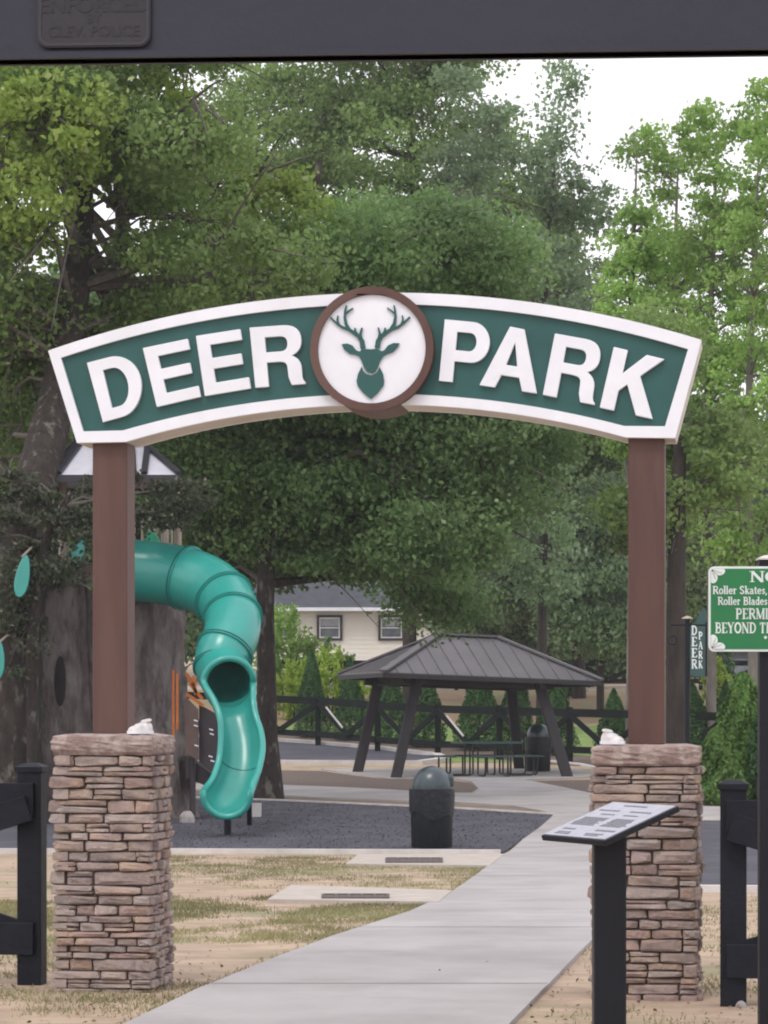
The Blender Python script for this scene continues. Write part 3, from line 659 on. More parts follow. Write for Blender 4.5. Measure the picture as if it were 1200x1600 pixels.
# ------------------------------------------------------------ green rules sign on its post (right edge)
SD = 13.0; s0 = P(1107, 1018, SD); k13 = SD / F; SW, SH = 178 * k13, 133 * k13
rs = thing('rules_sign', GX(1200, SD + .06), 'green and white no skating rules sign with fan corners, cut off by the right edge', 'sign')
fnS = lambda u, v, w: Vector((s0.x + u, SD + w, s0.z + v))
ob('post', MB().box((P(1200, 0, SD).x, SD + .06, (P(0, 874, SD).z + G(13) - .2) / 2), (.075, .075, P(0, 874, SD).z - G(13) + .2)), M['post_black'], rs, bevel=.004)
ob('post_cap', MB().lathe((P(1200, 0, SD).x, SD + .06, P(0, 874, SD).z), [(.064, 0), (.064, .008), (.02, .022), (0.004, .024)], 4, rz=R(45)), M['kerb'], rs)
def rrect(x0, y0, x1, y1, r, n=6):
    return arcp(x1 - r, y0 + r, r, r, -90, 0, n) + arcp(x1 - r, y1 - r, r, r, 0, 90, n) + arcp(x0 + r, y1 - r, r, r, 90, 180, n) + arcp(x0 + r, y0 + r, r, r, 180, 270, n)
ob('sign_plate', MB().extr([rrect(0, 0, SW, SH, .028)], fnS, .0, .004), M['white_lt'], rs)
ob('green_field', MB().extr([rrect(.011, .011, SW - .011, SH - .011, .02)], fnS, -.0022, -.0005), M['rsign'], rs)
bar_ = MB().box((s0.x + SW / 2, SD + .014, s0.z + SH * .5), (.05, .016, SH * .9)); ob('bracket', bar_, M['post_black'], rs)
for sx in (0, 1):
    for sy in (0, 1):
        cm = MB()
        for (cx, cy, rad) in ((.03, .012, .0), (.0, .0, .0)):
            pass
        for j, (cx, cy) in enumerate(((.022, .052), (.05, .022))):
            lp = arcp(cx, cy, .03 if j else .022, .022 if j else .03, 0, 360, 18)[:-1]
            lp = [(max(.012, x), max(.012, y)) for x, y in lp]
            lp = [(x if not sx else SW - x, y if not sy else SH - y) for x, y in lp]
            cm.extr([lp], fnS, -.004 - .0008 * j, -.0025)
        ob('corner_fan', cm, M['white_lt'], rs)
        ln = MB()
        for a in (20, 45, 70):
            x0_, y0_ = .016, .016; x1_, y1_ = .016 + .05 * math.cos(R(a)), .016 + .05 * math.sin(R(a))
            q = [(x0_, y0_), (x1_, y1_)]; q = [(x if not sx else SW - x, y if not sy else SH - y) for x, y in q]
            ln.bar(fnS(*q[0], -.0055), fnS(*q[1], -.0055), .0015, .0012, up=(0, 1, 0))
        ob('fan_line', ln, M['plate'], rs)
def sline(txt, left, width, row, hpx, bold=1.1):
    m = MB(); h = hpx * k13; ws = width * k13 / (swidth(txt) * h)
    serif_line(m, txt, (left - 1107) * k13, (1018 - row) * k13, h, ws, fnS, -.0045, -.0024, bold); ob('lettering', m, M['white_lt'], rs)
sline('NO', 1171, 48, 909, 16, 1.2); sline('Roller Skates, Skateboards', 1113, 166, 928, 12); sline('Roller Blades', 1121, 78, 945, 12)
sline('PERMITTED', 1149, 94, 967, 16); sline('BEYOND THIS POINT', 1117, 158, 989, 16)
dmm = MB(); dx_, dy_ = (1196 - 1107) * k13, (1018 - 996) * k13; dmm.extr([[(dx_ - .009, dy_), (dx_, dy_ - .009), (dx_ + .009, dy_), (dx_, dy_ + .009)]], fnS, -.004, -.0024); ob('diamond', dmm, M['white_lt'], rs)

# ------------------------------------------------------------ hanging DEER PARK sign on a thin post
HD = 30.0; kh = HD / F
hs_ = thing('hanging_sign', GX(1074, HD), 'narrow vertical dark green DEER PARK sign on a thin black post behind the right pillar', 'sign')
fnH = lambda u, v, w: Vector((P(1077, 0, HD).x + u, HD + w, P(0, 1057, HD).z + v))
ob('post', MB().tube([GX(1074, HD) - Vector((0, 0, .2)), P(1074, 966, HD)], .03, 10), M['post_black'], hs_, smooth=True)
ob('post_cap', MB().lathe(P(1074, 967, HD), [(.065, 0), (.06, .012), (.02, .03), (.004, .034)], 12), M['beige'], hs_, smooth=True)
ob('arm', MB().bar(P(1048, 977, HD), P(1104, 977, HD), .025, .02), M['post_black'], hs_)
ob('ring', MB().tube([P(1051 + 7 * math.cos(a), 1000 + 7 * math.sin(a), HD) for a in [2 * math.pi * i / 14 for i in range(15)]], .012, 6, False), M['post_black'], hs_)
W26 = 26 * kh; H82 = 78 * kh
lp = [(0, .03), (.03, 0), (W26 - .03, 0), (W26, .03), (W26, H82 + .2), (W26 * .75, H82 + .19), (W26 * .35, H82 + .05), (0, H82)]
ob('board', MB().extr([lp], fnH, -.012, .012), M['sign_dk'], hs_)
ob('edge_strap', MB().box(P(1103.5, 1015, HD) + Vector((0, -.001, 0)), (.018, .05, 84 * kh)), M['post_black'], hs_)
lt = MB()
for i, c in enumerate('DEER'): serif_line(lt, c, .02, (1057 - (992 + i * 17.5)) * kh, 14 * kh, 9.5 * kh / (SER[c][0] * 14 * kh), fnH, -.016, -.0125, 1.3)
for i, c in enumerate('PARK'): serif_line(lt, c, .1, (1057 - (999 + i * 15)) * kh, 11.5 * kh, 6.5 * kh / (SER[c][0] * 11.5 * kh), fnH, -.016, -.0125, 1.3)
ob('lettering', lt, M['white_lt'], hs_)

# ------------------------------------------------------------ overhead steel beam with the notice plate
bm_t = thing('overhead_beam', (0, 5, G(5)), 'dark steel beam crossing overhead along the whole top edge', 'beam')
by = math.atan2(-.075, 1.43)
zb = 1.54 + (1120 - 96) * 5.06 / F
ob('girder', MB().box((0, 5.03, zb + .18), (5.6, .05, .36), by), M['beam'], bm_t, bevel=.006)
ob('lip', MB().box((0, 5.03, zb + .006), (5.6, .062, .012), by), M['beam'], bm_t)
for sx in (-1, 1): ob('column', MB().box((sx * 2.7, 5.06 - sx * 2.7 * .052, (zb - .01 + G(5) - .2) / 2), (.1, .045, zb - .02 - G(5) + .2), by), M['beam'], bm_t)
npl = thing('notice_plate', P(147, 73, 4.98), 'faint grey rounded police notice plate fixed on the dark overhead beam, top left', 'sign')
k5 = 5.03 / F
def fnN(u, v, w):
    x = P(58, 0, 5.03).x + u; return Vector((x, 5.0 - .0524 * x - .0035 + w, P(0, 75, 5.03).z + v))
PW, PH = 178 * k5, 150 * k5
ob('plate', MB().extr([rrect(0, 0, PW, PH, .022)], fnN, -.002, .001), M['plate'], npl)
ob('rim', MB().extr([rrect(.003, .003, PW - .003, PH - .003, .02), rrect(.008, .008, PW - .008, PH - .008, .016)], fnN, -.0035, -.0021), M['plate_rim'], npl)
def builtin_text(txt, size):
    c = bpy.data.curves.new('t', 'FONT'); c.body = txt; c.size = size; c.align_x = 'CENTER'; c.offset = size * .02
    o = bpy.data.objects.new('t', c); COL.objects.link(o); dg = bpy.context.evaluated_depsgraph_get(); me = bpy.data.meshes.new_from_object(o.evaluated_get(dg))
    vs = [v.co.copy() for v in me.vertices]; fs = [tuple(p.vertices) for p in me.polygons]; bpy.data.objects.remove(o); bpy.data.meshes.remove(me); return vs, fs
for txt, row, sz in (('ENFORCED', 20, 27), ('BY', 37, 16), ('CLEV. POLICE', 58, 19)):
    vs, fs = builtin_text(txt, sz * k5 * 1.25); ob('lettering', MB().add([fnN(PW / 2 + v.x, (75 - row) * k5 + v.y, -.003) for v in vs], fs), M['plate_ink'], npl)

# ------------------------------------------------------------ drain slabs in the grass
def drain(poly, grates, label):
    pts = GPs(poly); c = sum(pts, Vector()) / 4
    t = thing('drain_slab', (c.x, c.y, G(c.y)), label, 'drain cover')
    sl = patch('slab', pts, M['slab'], .035, .07, None, t)
    for a, b, r0, r1 in grates:
        q = [GP(a, r1), GP(b, r1), GP(b, r0), GP(a, r0)]
        m = MB(); n = 5
        for i in range(n + 1):
            s0_ = q[0].lerp(q[1], i / n); s1_ = q[3].lerp(q[2], i / n); m.bar(s0_ + Vector((0, 0, .041)), s1_ + Vector((0, 0, .041)), .03, .008)
        for e, f2 in ((q[0], q[1]), (q[3], q[2])): m.bar(e + Vector((0, 0, .0415)), f2 + Vector((0, 0, .0415)), .03, .009)
        ob('grate', m, M['iron'], t)
        h = MB(); h.add([x + Vector((0, 0, .0375)) for x in q], [(0, 1, 2, 3)]); ob('grate_opening', h, M['mortar'], t)
drain([(540, 1354), (765, 1357), (788, 1338), (560, 1339)], [(604, 690, 1345.5, 1353)], 'pale concrete drain slab with iron grate, directly in front of the bin and play surface')
drain([(418, 1411), (685, 1415), (706, 1397), (455, 1388)], [(505, 606, 1404, 1410)], 'pale concrete slab with narrow slot, lying in the grass nearer the camera')

# ------------------------------------------------------------ litter bins
def bin_(loc, sc, rz, label):
    t = thing('litter_bin', loc, label, 'litter bin', 'domed litter bins'); c = Vector(loc)
    rad = .305 * sc
    ob('body', MB().lathe(c, [(rad * .9, 0), (rad * .92, .03 * sc), (rad * .95, .5 * sc), (rad * .97, .74 * sc), (rad * .9, .742 * sc)], 32), M['bin'], t, smooth=30)
    st = MB()
    for k in range(20):
        a = 2 * math.pi * k / 20; d = Vector((math.cos(a), math.sin(a), 0))
        st.bar(c + d * rad * .915 + Vector((0, 0, .05 * sc)), c + d * rad * .945 + Vector((0, 0, .6 * sc)), .035 * sc, .014, up=tuple(d))
    
    r2 = random.Random(3); n = 36; vs = []
    prof = [(.9, .795), (1.02, .79), (1.03, .72), (1.015, .6), (1.0, .45)]
    for j, (q, z) in enumerate(prof):
        for k in range(n):
            a = 2 * math.pi * k / n; hem = (.05 * math.sin(a * 2 + 1) + .03 * math.sin(5 * a)) if j == 4 else 0
            rr_ = rad * (q + (.012 * math.sin(9 * a + j) + r2.uniform(-.012, .012) if j > 1 else 0)); vs.append(c + Vector((rr_ * math.cos(a), rr_ * math.sin(a), (z + hem) * sc)))
    ob('bag', MB().add(vs, [(j * n + k, j * n + (k + 1) % n, (j + 1) * n + (k + 1) % n, (j + 1) * n + k) for j in range(4) for k in range(n)]), M['bag'], t, smooth=60)
    dome = [(.86, .775), (.87, .84)] + [(.87 * math.cos(R(a)), .84 + .27 * math.sin(R(a))) for a in (15, 30, 45, 58, 70, 80)] + [(.02, 1.11)]
    ob('dome_lid', MB().lathe(c, [(r * rad, z * sc) for r, z in dome], 32), M['dome'], t, smooth=50)
    dr = Vector((math.cos(rz), math.sin(rz), 0)); sd2 = Vector((-dr.y, dr.x, 0))
    hood = MB(); hood.extr([[(-.13, 0), (.13, 0), (.13, .12), (.1, .17), (-.1, .17), (-.13, .12)]], lambda u, z, w: c + sd2 * (u * sc) + dr * (w * sc) + Vector((0, 0, (.83 + z) * sc)), .16, .275)
    ob('hood', hood, M['dome'], t, bevel=.01)
    fl = MB(); fl.extr([[(-.1, .02), (.1, .02), (.1, .13), (-.1, .13)]], lambda u, z, w: c + sd2 * (u * sc) + dr * (w * sc) + Vector((0, 0, (.83 + z) * sc)), .276, .284)
    ob('flap', fl, M['bin'], t)
    return t
gb = GP(675, 1329); bin_((gb.x, gb.y + .2, G(gb.y + .2) + .03), 1.0, R(20), 'dark domed litter bin with loose black bag on the near play surface edge')
gb = GX(841, 63.8); bin_((gb.x, gb.y, G(gb.y) + .03), 1.02, R(70), 'dark domed litter bin in the shade under the pavilion roof')

# ------------------------------------------------------------ pavilion
FY = R(16); pB = P(599, 1050, 60); ez = pB.z
ul = Vector((math.cos(FY), math.sin(FY), 0)); vl = Vector((-math.sin(FY), math.cos(FY), 0))
LL, WW = 5.2, 3.85
def PV(u, v, z): return pB + ul * u + vl * v + Vector((0, 0, z - .034 * u))
pcen = PV(LL / 2, WW / 2, 0); pav = thing('picnic_pavilion', (pcen.x, pcen.y, G(pcen.y)), 'open picnic pavilion with a grey metal hip roof on slanted dark posts', 'pavilion')
rh = .96; ra, rb = PV(LL / 2 - .72, WW / 2, rh), PV(LL / 2 + .72, WW / 2, rh)
c00, c10, c11, c01 = PV(0, 0, 0), PV(LL, 0, 0), PV(LL, WW, 0), PV(0, WW, 0)
dn = Vector((0, 0, -.03))
def slab(pts):
    n = len(pts); return MB().add([p for p in pts] + [p + dn for p in pts], [tuple(range(n)), tuple(range(2 * n - 1, n - 1, -1))] + [(i, i + n, (i + 1) % n + n, (i + 1) % n) for i in range(n)])
for pts in ([c00, c10, rb, ra], [c10, c11, rb], [c11, c01, ra, rb], [c01, c00, ra]): ob('roof_panel', slab(pts), M['roofmetal'], pav)
def seams(a, b, ta, tb, n):
    m = MB()
    for i in range(1, n):
        f_ = i / n; e = a.lerp(b, f_)
        # seam runs straight up the slope until it meets hip or ridge
        L0 = (b - a).length; s_ = f_ * L0; hipa = (ta - a).dot((b - a).normalized()); hipb = (b - tb).dot((b - a).normalized())
        dirn = (b - a).normalized(); mid = (ta if s_ < L0 / 2 else tb); perp = (mid - a) - dirn * (mid - a).dot(dirn)
        k = min(1, s_ / hipa, (L0 - s_) / hipb)
        m.bar(e + Vector((0, 0, .012)), e + perp * k + Vector((0, 0, .012)), .018, .022)
    return m
for a, b, ta, tb, n in ((c00, c10, ra, rb, 15), (c10, c11, rb, rb, 11), (c11, c01, rb, ra, 15), (c01, c00, ra, ra, 11)):
    so = ob('roof_seam', seams(a, b, ta, tb, n), M['roofmetal'], pav); so['kind'] = 'stuff'
for a, b in ((c00, ra), (c10, rb), (c11, rb), (c01, ra), (ra, rb)):
    ob('ridge_cap', MB().bar(a + Vector((0, 0, .03)), b + Vector((0, 0, .03)), .2, .045), M['roofmetal'], pav)
for a, b in ((c00, c10), (c10, c11), (c11, c01), (c01, c00)):
    ob('fascia', MB().bar(a + Vector((0, 0, -.075)), b + Vector((0, 0, -.065)), .04, .1), M['timber'], pav)
def foot(px, D): g = GX(px, D); return g + Vector((0, 0, .0))
posts = [(foot(617, 60.6), PV(.95, .5, -.1)), (foot(557, 63.6), PV(.85, WW - .5, -.1)), (foot(889, 61.2), PV(LL - 1.35, .5, -.1)), (foot(812, 65.5), PV(LL - 1.05, WW - .45, -.1))]
for a, b in posts: ob('post', MB().bar(a - Vector((0, 0, .1)), b, .25, .25, up=(0, 1, 0)), M['timber'], pav, bevel=.03)
tps = [posts[i][1] + Vector((0, 0, -.04)) for i in (0, 2, 3, 1)]
for a, b in zip(tps, tps[1:] + tps[:1]):
    d = (b - a).normalized() * .35; ob('beam', MB().bar(a - d + Vector((0, 0, .002)), b + d, .14, .2), M['timber'], pav)

# picnic table
tc = GX(760, 61.6); tc.z += .03
pt = thing('picnic_table', tc, 'dark green picnic table with bench seats on bent black tube legs under the pavilion', 'picnic table')
def TB(x, y, z): return tc + ul * x + vl * y + Vector((0, 0, z))
for k in range(5): ob('plank', MB().box(TB(0, -.38 + .19 * k, .76), (1.42, .175, .05), FY), M['tabletop'], pt)
for sx, sy, lx, ly in ((-1.05, 0, .34, 1.1), (1.05, 0, .34, 1.1), (0, -.85, 1.1, .32), (0, .85, 1.1, .32)):
    ob('seat', MB().box(TB(sx, sy, .45), (lx, ly, .04), FY), M['tabletop'], pt, bevel=.01)
def ubend(x0, x1, y, ax):
    pts = [(x0, .42), (x0, .12), (x0 + .02 * (1 if x1 > x0 else -1), .04), (x0 + .09 * (1 if x1 > x0 else -1), .02), (x1 - .09 * (1 if x1 > x0 else -1), .02), (x1, .05), (x1, .42), (x1 + .001, .73)]
    return MB().tube([TB(a, y, z) if ax == 0 else TB(y, a, z) for a, z in pts], .022, 8)
for s in (-1, 1):
    for y in (-.3, .3):
        ob('leg', ubend(1.05 * s, .42 * s, y, 0), M['tubeblack'], pt, smooth=50); ob('leg', ubend(.85 * s, .3 * s, y, 1), M['tubeblack'], pt, smooth=50)
for s in (-1, 1): ob('leg', MB().tube([TB(1.05 * s + .09, -.3, .42), TB(1.05 * s + .09, -.3, .1), TB(1.05 * s + .06, -.2, .02)], .022, 8), M['tubeblack'], pt, smooth=50)

# ------------------------------------------------------------ crossbuck fence beyond the pavilion, roadside fence
def cross_fence(pts, label, hgt, pw=.16, group='black crossbuck fences in the distance', pale=(), dbl=True, matn='blackfar'):
    t = thing('crossbuck_fence', pts[0], label, 'fence', group)
    for p in pts: ob('post', MB().box((p.x, p.y, p.z + hgt / 2 - .1), (pw, pw, hgt + .2)), M[matn], t)
    for i, (a, b) in enumerate(zip(pts, pts[1:])):
        up = Vector((0, 0, 1)); f_ = Vector((0, -.1, 0))
        for h, w in ((hgt - .14, .2), (.34, .17)): ob('rail', MB().bar(a + up * h + f_, b + up * h + f_, .04, w), M[matn], t)
        g = Vector((0, -.15, 0)); m = a.lerp(b, .5)
        ob('brace', MB().bar(a + up * (hgt - .2) + g, m + up * .4 + g, .04, .15), M[matn], t)
        ob('brace', MB().bar(m + up * .4 + g, b + up * (hgt - .2) + g, .04, .15), M[matn], t)
        if i in pale:  # light caught on the brace tops, painted as a pale strip
            q0 = a.lerp(b, .14) + up * (hgt - .3) + g * 1.3; q1 = a.lerp(b, .42) + up * .58 + g * 1.3
            br = ob('brace_lit_edge', MB().bar(q0, q1, .03, .045), M['kerb'], t); br['label'] = 'pale grey strip painting the light caught on a brace top'
def fp(px, row, D): return Vector(((px - 600) / F * D, D, CZ + (HOR - row) * D / F))
cf = [GX(px, D) for px, D in ((260, 79), (378, 77.5), (497, 76), (590, 74), (684, 72), (780, 70.3), (890, 68.5), (1010, 66.8), (1130, 65.2), (1290, 63))]
cross_fence(cf, 'long black crossbuck fence behind the pavilion and its arborvitae hedge', 1.42, pale=(2, 4))
cross_fence([GX(px, 100.3) for px in (440, 530, 620, 713, 805, 905, 1000, 1095, 1190, 1290)], 'dark crossbuck fence along the far road, seen under the pavilion roof', 1.15, .14)

# ------------------------------------------------------------ house and grey building across the road
HSD = 112.0
hb = GX(570, HSD); house = thing('house', hb, 'cream sided house with a grey shingle roof behind the trees', 'house')
def HB(px, row, dy=0): return P(px, row, HSD) + Vector((0, dy, 0))
w0_, w1_ = HB(392, 1).x, HB(742, 1).x; zt = HB(0, 954).z; zg = G(HSD) - .3
ob('wall', MB().box(((w0_ + w1_) / 2, HSD + 3.5, (zt + zg) / 2), (w1_ - w0_, 7, zt - zg)), M['siding'], house)
sd_m = MB(); z = zg + .5
while z < zt - .05: sd_m.box(((w0_ + w1_) / 2, HSD - .004, z), (w1_ - w0_, .02, .012)); z += .18
so = ob('siding_edge', sd_m, M['siding'], house); so['kind'] = 'stuff'
rf = MB(); ex = .5; A0 = (w0_ - ex, HSD - .6, zt + .02); 
rz_ = zt + 2.3
rf.add([(w0_ - ex, HSD - .6, zt + .1), (w1_ + ex, HSD - .6, zt + .1), (w1_ + ex, HSD + 3.5, rz_), (w0_ - ex, HSD + 3.5, rz_), (w0_ - ex, HSD + 7.6, zt + .1), (w1_ + ex, HSD + 7.6, zt + .1)], [(0, 1, 2, 3), (3, 2, 5, 4), (0, 3, 4), (1, 5, 2), (0, 4, 5, 1)])
ob('roof', rf, M['shingle'], house)
ob('gutter', MB().box(((w0_ + w1_) / 2, HSD - .66, zt + .03), (w1_ - w0_ + 1, .12, .14)), M['white'], house)
for (a, b, r0, r1) in ((424, 458, 958, 1000), (495, 535, 961, 1001), (591, 632, 961, 1001), (690, 728, 961, 1001)):
    p, q = HB(a, r1), HB(b, r0); cx, cz2 = (p.x + q.x) / 2, (p.z + q.z) / 2; ww, hh = q.x - p.x, q.z - p.z
    f_ = MB().extr([[(-ww / 2, -hh / 2), (ww / 2, -hh / 2), (ww / 2, hh / 2), (-ww / 2, hh / 2)], [(-ww / 2 + .1, -hh / 2 + .1), (ww / 2 - .1, -hh / 2 + .1), (ww / 2 - .1, hh / 2 - .1), (-ww / 2 + .1, hh / 2 - .1)]], lambda u, v, w: Vector((cx + u, HSD - .1 + w, cz2 + v)), 0, .07)
    wf = ob('window', f_, M['trimdark'], house)
    fr = MB().box((cx, HSD - .06, cz2), (ww - .2, .03, .05)); fr.box((cx - ww / 2 + .13, HSD - .06, cz2), (.05, .028, hh - .2)); fr.box((cx + ww / 2 - .13, HSD - .06, cz2), (.05, .028, hh - .2))
    fr.box((cx, HSD - .06, cz2 + hh / 2 - .13), (ww - .3, .026, .05)); fr.box((cx, HSD - .06, cz2 - hh / 2 + .13), (ww - .3, .026, .05)); ob('sash', fr, M['white'], wf)
    ob('pane', MB().box((cx, HSD - .035, cz2), (ww - .2, .01, hh - .2)), M['glass'], wf)
    ob('blind', MB().box((cx, HSD - .045, cz2 + hh * .22), (ww - .32, .006, hh * .3)), M['curtain'], wf)
gb2 = GX(1165, 109); shed = thing('grey_building', gb2, 'long low grey building across the road at the right edge', 'building')
x0_, x1_ = P(1128, 0, 109).x, P(1330, 0, 109).x; zt = P(0, 1018, 109).z
ob('wall', MB().box(((x0_ + x1_) / 2, 112, (zt + G(109) - .3) / 2), (x1_ - x0_, 6, zt - G(109) + .3)), M['wallgrey'], shed)
ob('roof', MB().add([(x0_ - .3, 108.6, zt), (x1_ + .3, 108.6, zt), (x1_ + .3, 112, zt + 1.3), (x0_ - .3, 112, zt + 1.3), (x0_ - .3, 115.4, zt), (x1_ + .3, 115.4, zt)], [(0, 1, 2, 3), (3, 2, 5, 4), (0, 3, 4), (1, 5, 2), (0, 4, 5, 1)]), M['shingle'], shed)
for i in range(4): ob('window', MB().box((x0_ + .8 + i * 1.3, 108.98, zt - .6), (.7, .04, .6)), M['glass'], shed)

# ------------------------------------------------------------ play tower
TD = 44.0; tw = GX(175, TD)
play = thing('play_tower', tw, 'tall play tower with pale ribbed roof and moulded tree trunks behind the left post', 'playground tower')
def T(px, row, D=TD): return P(px, row, D)
# roof: hipped pale panels with dark ribs
ec = [T(70, 742, 43.0), T(280, 742, 43.0), T(268, 742, 45.4), T(84, 742, 45.4)]
for p in ec: p.z = ec[0].z
ap_ = [T(138, 678, 44.2), T(205, 678, 44.2)]
for p in ap_: p.z = ap_[0].z
for pts in ([ec[0], ec[1], ap_[1], ap_[0]], [ec[1], ec[2], ap_[1]], [ec[2], ec[3], ap_[0], ap_[1]], [ec[3], ec[0], ap_[0]]):
    ob('roof_panel', slab(pts), M['roofwhite'], play)
for a, b in ((ec[0].lerp(ec[1], .1), ap_[0]), (ec[0].lerp(ec[1], .38), ap_[0].lerp(ap_[1], .45)), (ec[0].lerp(ec[1], .66), ap_[1]), (ec[1], ap_[1]), (ec[0], ap_[0]), (ec[0].lerp(ec[1], .74), ap_[1].lerp(ec[1], .35))):
    ob('roof_rib', MB().bar(a + Vector((0, -.02, .03)), b + Vector((0, -.02, .03)), .1, .05), M['roofrib'], play)
for a, b in zip(ec, ec[1:] + ec[:1]): ob('roof_edge', MB().bar(a + Vector((0, 0, -.06)), b + Vector((0, 0, -.06)), .05, .12), M['roofrib'], play)
for px, D in ((98, 44.95), (98, 45.3), (258, 44.95), (258, 45.3), (278, 45.1)):
    ob('post', MB().tube([GX(px, D), T(px, 748, D)], .065, 10), M['beige'], play, smooth=True)
ob('orange_rail', MB().bar(T(205, 750, 43.2), T(250, 750, 43.2), .05, .07), M['orange'], play)
for i in range(6): ob('orange_bracket', MB().bar(T(212 + i * 7, 750, 43.2), T(212 + i * 7, 758, 43.2), .04, .03, up=(0, 1, 0)), M['orange'], play)
dz = T(0, 885, TD).z
ob('deck', MB().box((T(180, 0).x, 44.2, dz - .1), (1.7, 1.9, .12)), M['panelbrown'], play)
for i in range(7): ob('railing_bar', MB().tube([Vector((T(205, 0).x + i * .12, 43.3, dz)), Vector((T(205, 0).x + i * .12, 43.3, dz + .85))], .016, 6), M['beige'], play)
ob('handrail', MB().bar((T(203, 0).x, 43.3, dz + .86), (T(203, 0).x + .8, 43.3, dz + .86), .05, .05), M['beige'], play)
# leaf-shaped climbing panels
def leafpanel(cx, cy, hw, hh, tilt, D, m, lab=None):
    lp = []
    for i in range(16):
        a = 2 * math.pi * i / 16; x = hw * math.sin(a) * (1 - .25 * math.cos(a)); y = -hh * math.cos(a)
        lp.append((cx + x * math.cos(tilt) - y * math.sin(tilt), cy + x * math.sin(tilt) + y * math.cos(tilt)))
    o = ob('leaf_panel', MB().extr([[((p[0] - 600) / F * D, CZ + (HOR - p[1]) / F * D) for p in lp]], lambda u, v, w: Vector((u, D + w, v)), 0, .06), m, play, bevel=.01)
    ob('leaf_stem', MB().tube([P(cx, cy - hh * .9, D), P(cx + 14, cy - hh * 1.3, D + .5), P(cx + 46, cy - hh * 1.2, 43.4)], .02, 6), M['beige'], play)
leafpanel(35, 900, 11, 34, R(10), 40.9, M['teal']); leafpanel(120, 868, 10, 28, R(24), 41.7, M['teal']); leafpanel(-3, 1032, 10, 30, R(4), 40.9, M['teal']); leafpanel(238, 848, 12, 20, R(-12), 43.0, M['leafgreen'])
# hollow moulded trunk
def faux_trunk():
    n = 44; rows = 26; cx = T(195, 0).x; cy = 43.9; z0 = G(43.5) - .1; z1 = T(0, 937).z; vs = []
    for j in range(rows):
        t = j / (rows - 1); z = z0 + (z1 - z0) * t
        for k in range(n):
            a = 2 * math.pi * k / n
            r = .93 + .28 * (1 - t) ** 4 + .04 * math.sin(5 * a + 1) + .035 * math.sin(11 * a + 2 * t) + .03 * math.sin(17 * a + 5 * t + 2 * math.sin(9 * t)) + random.uniform(-.012, .012) + .05 * math.sin(3 * a) * math.sin(4 * t)
            zz = z + (0.12 * math.sin(2 * a + .5) + .06 * math.sin(5 * a) if j == rows - 1 else 0)
            vs.append((cx + r * math.cos(a), cy + r * .85 * math.sin(a), zz))
    fs = [(j * n + k, j * n + (k + 1) % n, (j + 1) * n + (k + 1) % n, (j + 1) * n + k) for j in range(rows - 1) for k in range(n)] + [tuple(range((rows - 1) * n, rows * n))]
    return MB().add(vs, fs)
ob('moulded_trunk', faux_trunk(), M['faux'], play, smooth=60)
# second moulded trunk with the knot hole, to the left
def faux2():
    n = 36; rows = 24; cx = T(88, 0).x; cy = 43.1; z0 = G(43.1) - .1; z1 = T(0, 900).z; vs = []
    for j in range(rows):
        t = j / (rows - 1); z = z0 + (z1 - z0) * t
        for k in range(n):
            a = 2 * math.pi * k / n
            r = .56 + .3 * (1 - t) ** 3 + .03 * math.sin(6 * a + 1) + .02 * math.sin(13 * a + 3 * t)
            dxh = (cx + r * math.cos(a)) - T(110, 0).x; dzh = z - T(0, 1066).z
            ring = math.exp(-((math.hypot(dxh / .16, dzh / .5) - 1.0) ** 2) * 3) * .06 if math.sin(a) < 0 else 0
            inn = -.1 * math.exp(-((dxh / .1) ** 2 + (dzh / .38) ** 2) * 1.2) if math.sin(a) < 0 else 0
            r += ring + inn; vs.append((cx + r * math.cos(a), cy + r * .8 * math.sin(a), z))
    return MB().add(vs, [(j * n + k, j * n + (k + 1) % n, (j + 1) * n + (k + 1) % n, (j + 1) * n + k) for j in range(rows - 1) for k in range(n)] + [tuple(range((rows - 1) * n, rows * n))])
ob('moulded_trunk', faux2(), M['faux'], play, smooth=60)
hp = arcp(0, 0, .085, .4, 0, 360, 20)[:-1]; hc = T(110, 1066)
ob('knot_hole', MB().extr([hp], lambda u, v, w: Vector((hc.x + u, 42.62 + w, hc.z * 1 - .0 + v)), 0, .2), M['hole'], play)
for px, r0, r1 in ((271, 1047, 1150), (277, 1052, 1140)): ob('orange_bar', MB().tube([P(px, r1, 42.7), P(px, r0, 42.7)], .02, 8), M['orange'], play)
for i, (a, b, c2, d2) in enumerate(((291, 1052, 303, 1072), (296, 1068, 316, 1092), (291, 1084, 318, 1103), (302, 1056, 306, 1085))): ob('orange_step', MB().bar(P(a, b, 43.0), P(c2, d2, 43.0), .04, .05), M['orange'], play)
def quadpanel(pts, D, m, name, th=.05): return ob(name, MB().extr([[((p[0] - 600) / F * D, CZ + (HOR - p[1]) / F * D) for p in pts]], lambda u, v, w: Vector((u, D + w, v)), 0, th), m, play, bevel=.006)
quadpanel([(290, 1178), (310, 1188), (310, 1108), (290, 1088)], 42.9, M['panelbrown'], 'climbing_panel'); quadpanel([(311, 1190), (346, 1218), (346, 1120), (311, 1100)], 43.1, M['paneldark'], 'climbing_panel')
for px, r in ((306, 1126), (306, 1134), (330, 1140), (331, 1147), (329, 1182), (332, 1189), (307, 1165)): ob('hand_hold', MB().bar(P(px - 3, r - 1, 42.85), P(px + 3, r + 1, 42.85), .03, .02), M['white'], play)
for px in (301, 342): ob('leg', MB().tube([GX(px, 43.3), P(px, 1180, 43.3)], .05, 8), M['paneldark'], play)
quadpanel([(290, 1215), (332, 1232), (332, 1210), (290, 1180)], 43.4, M['paneldark'], 'deck_skirt', .8)

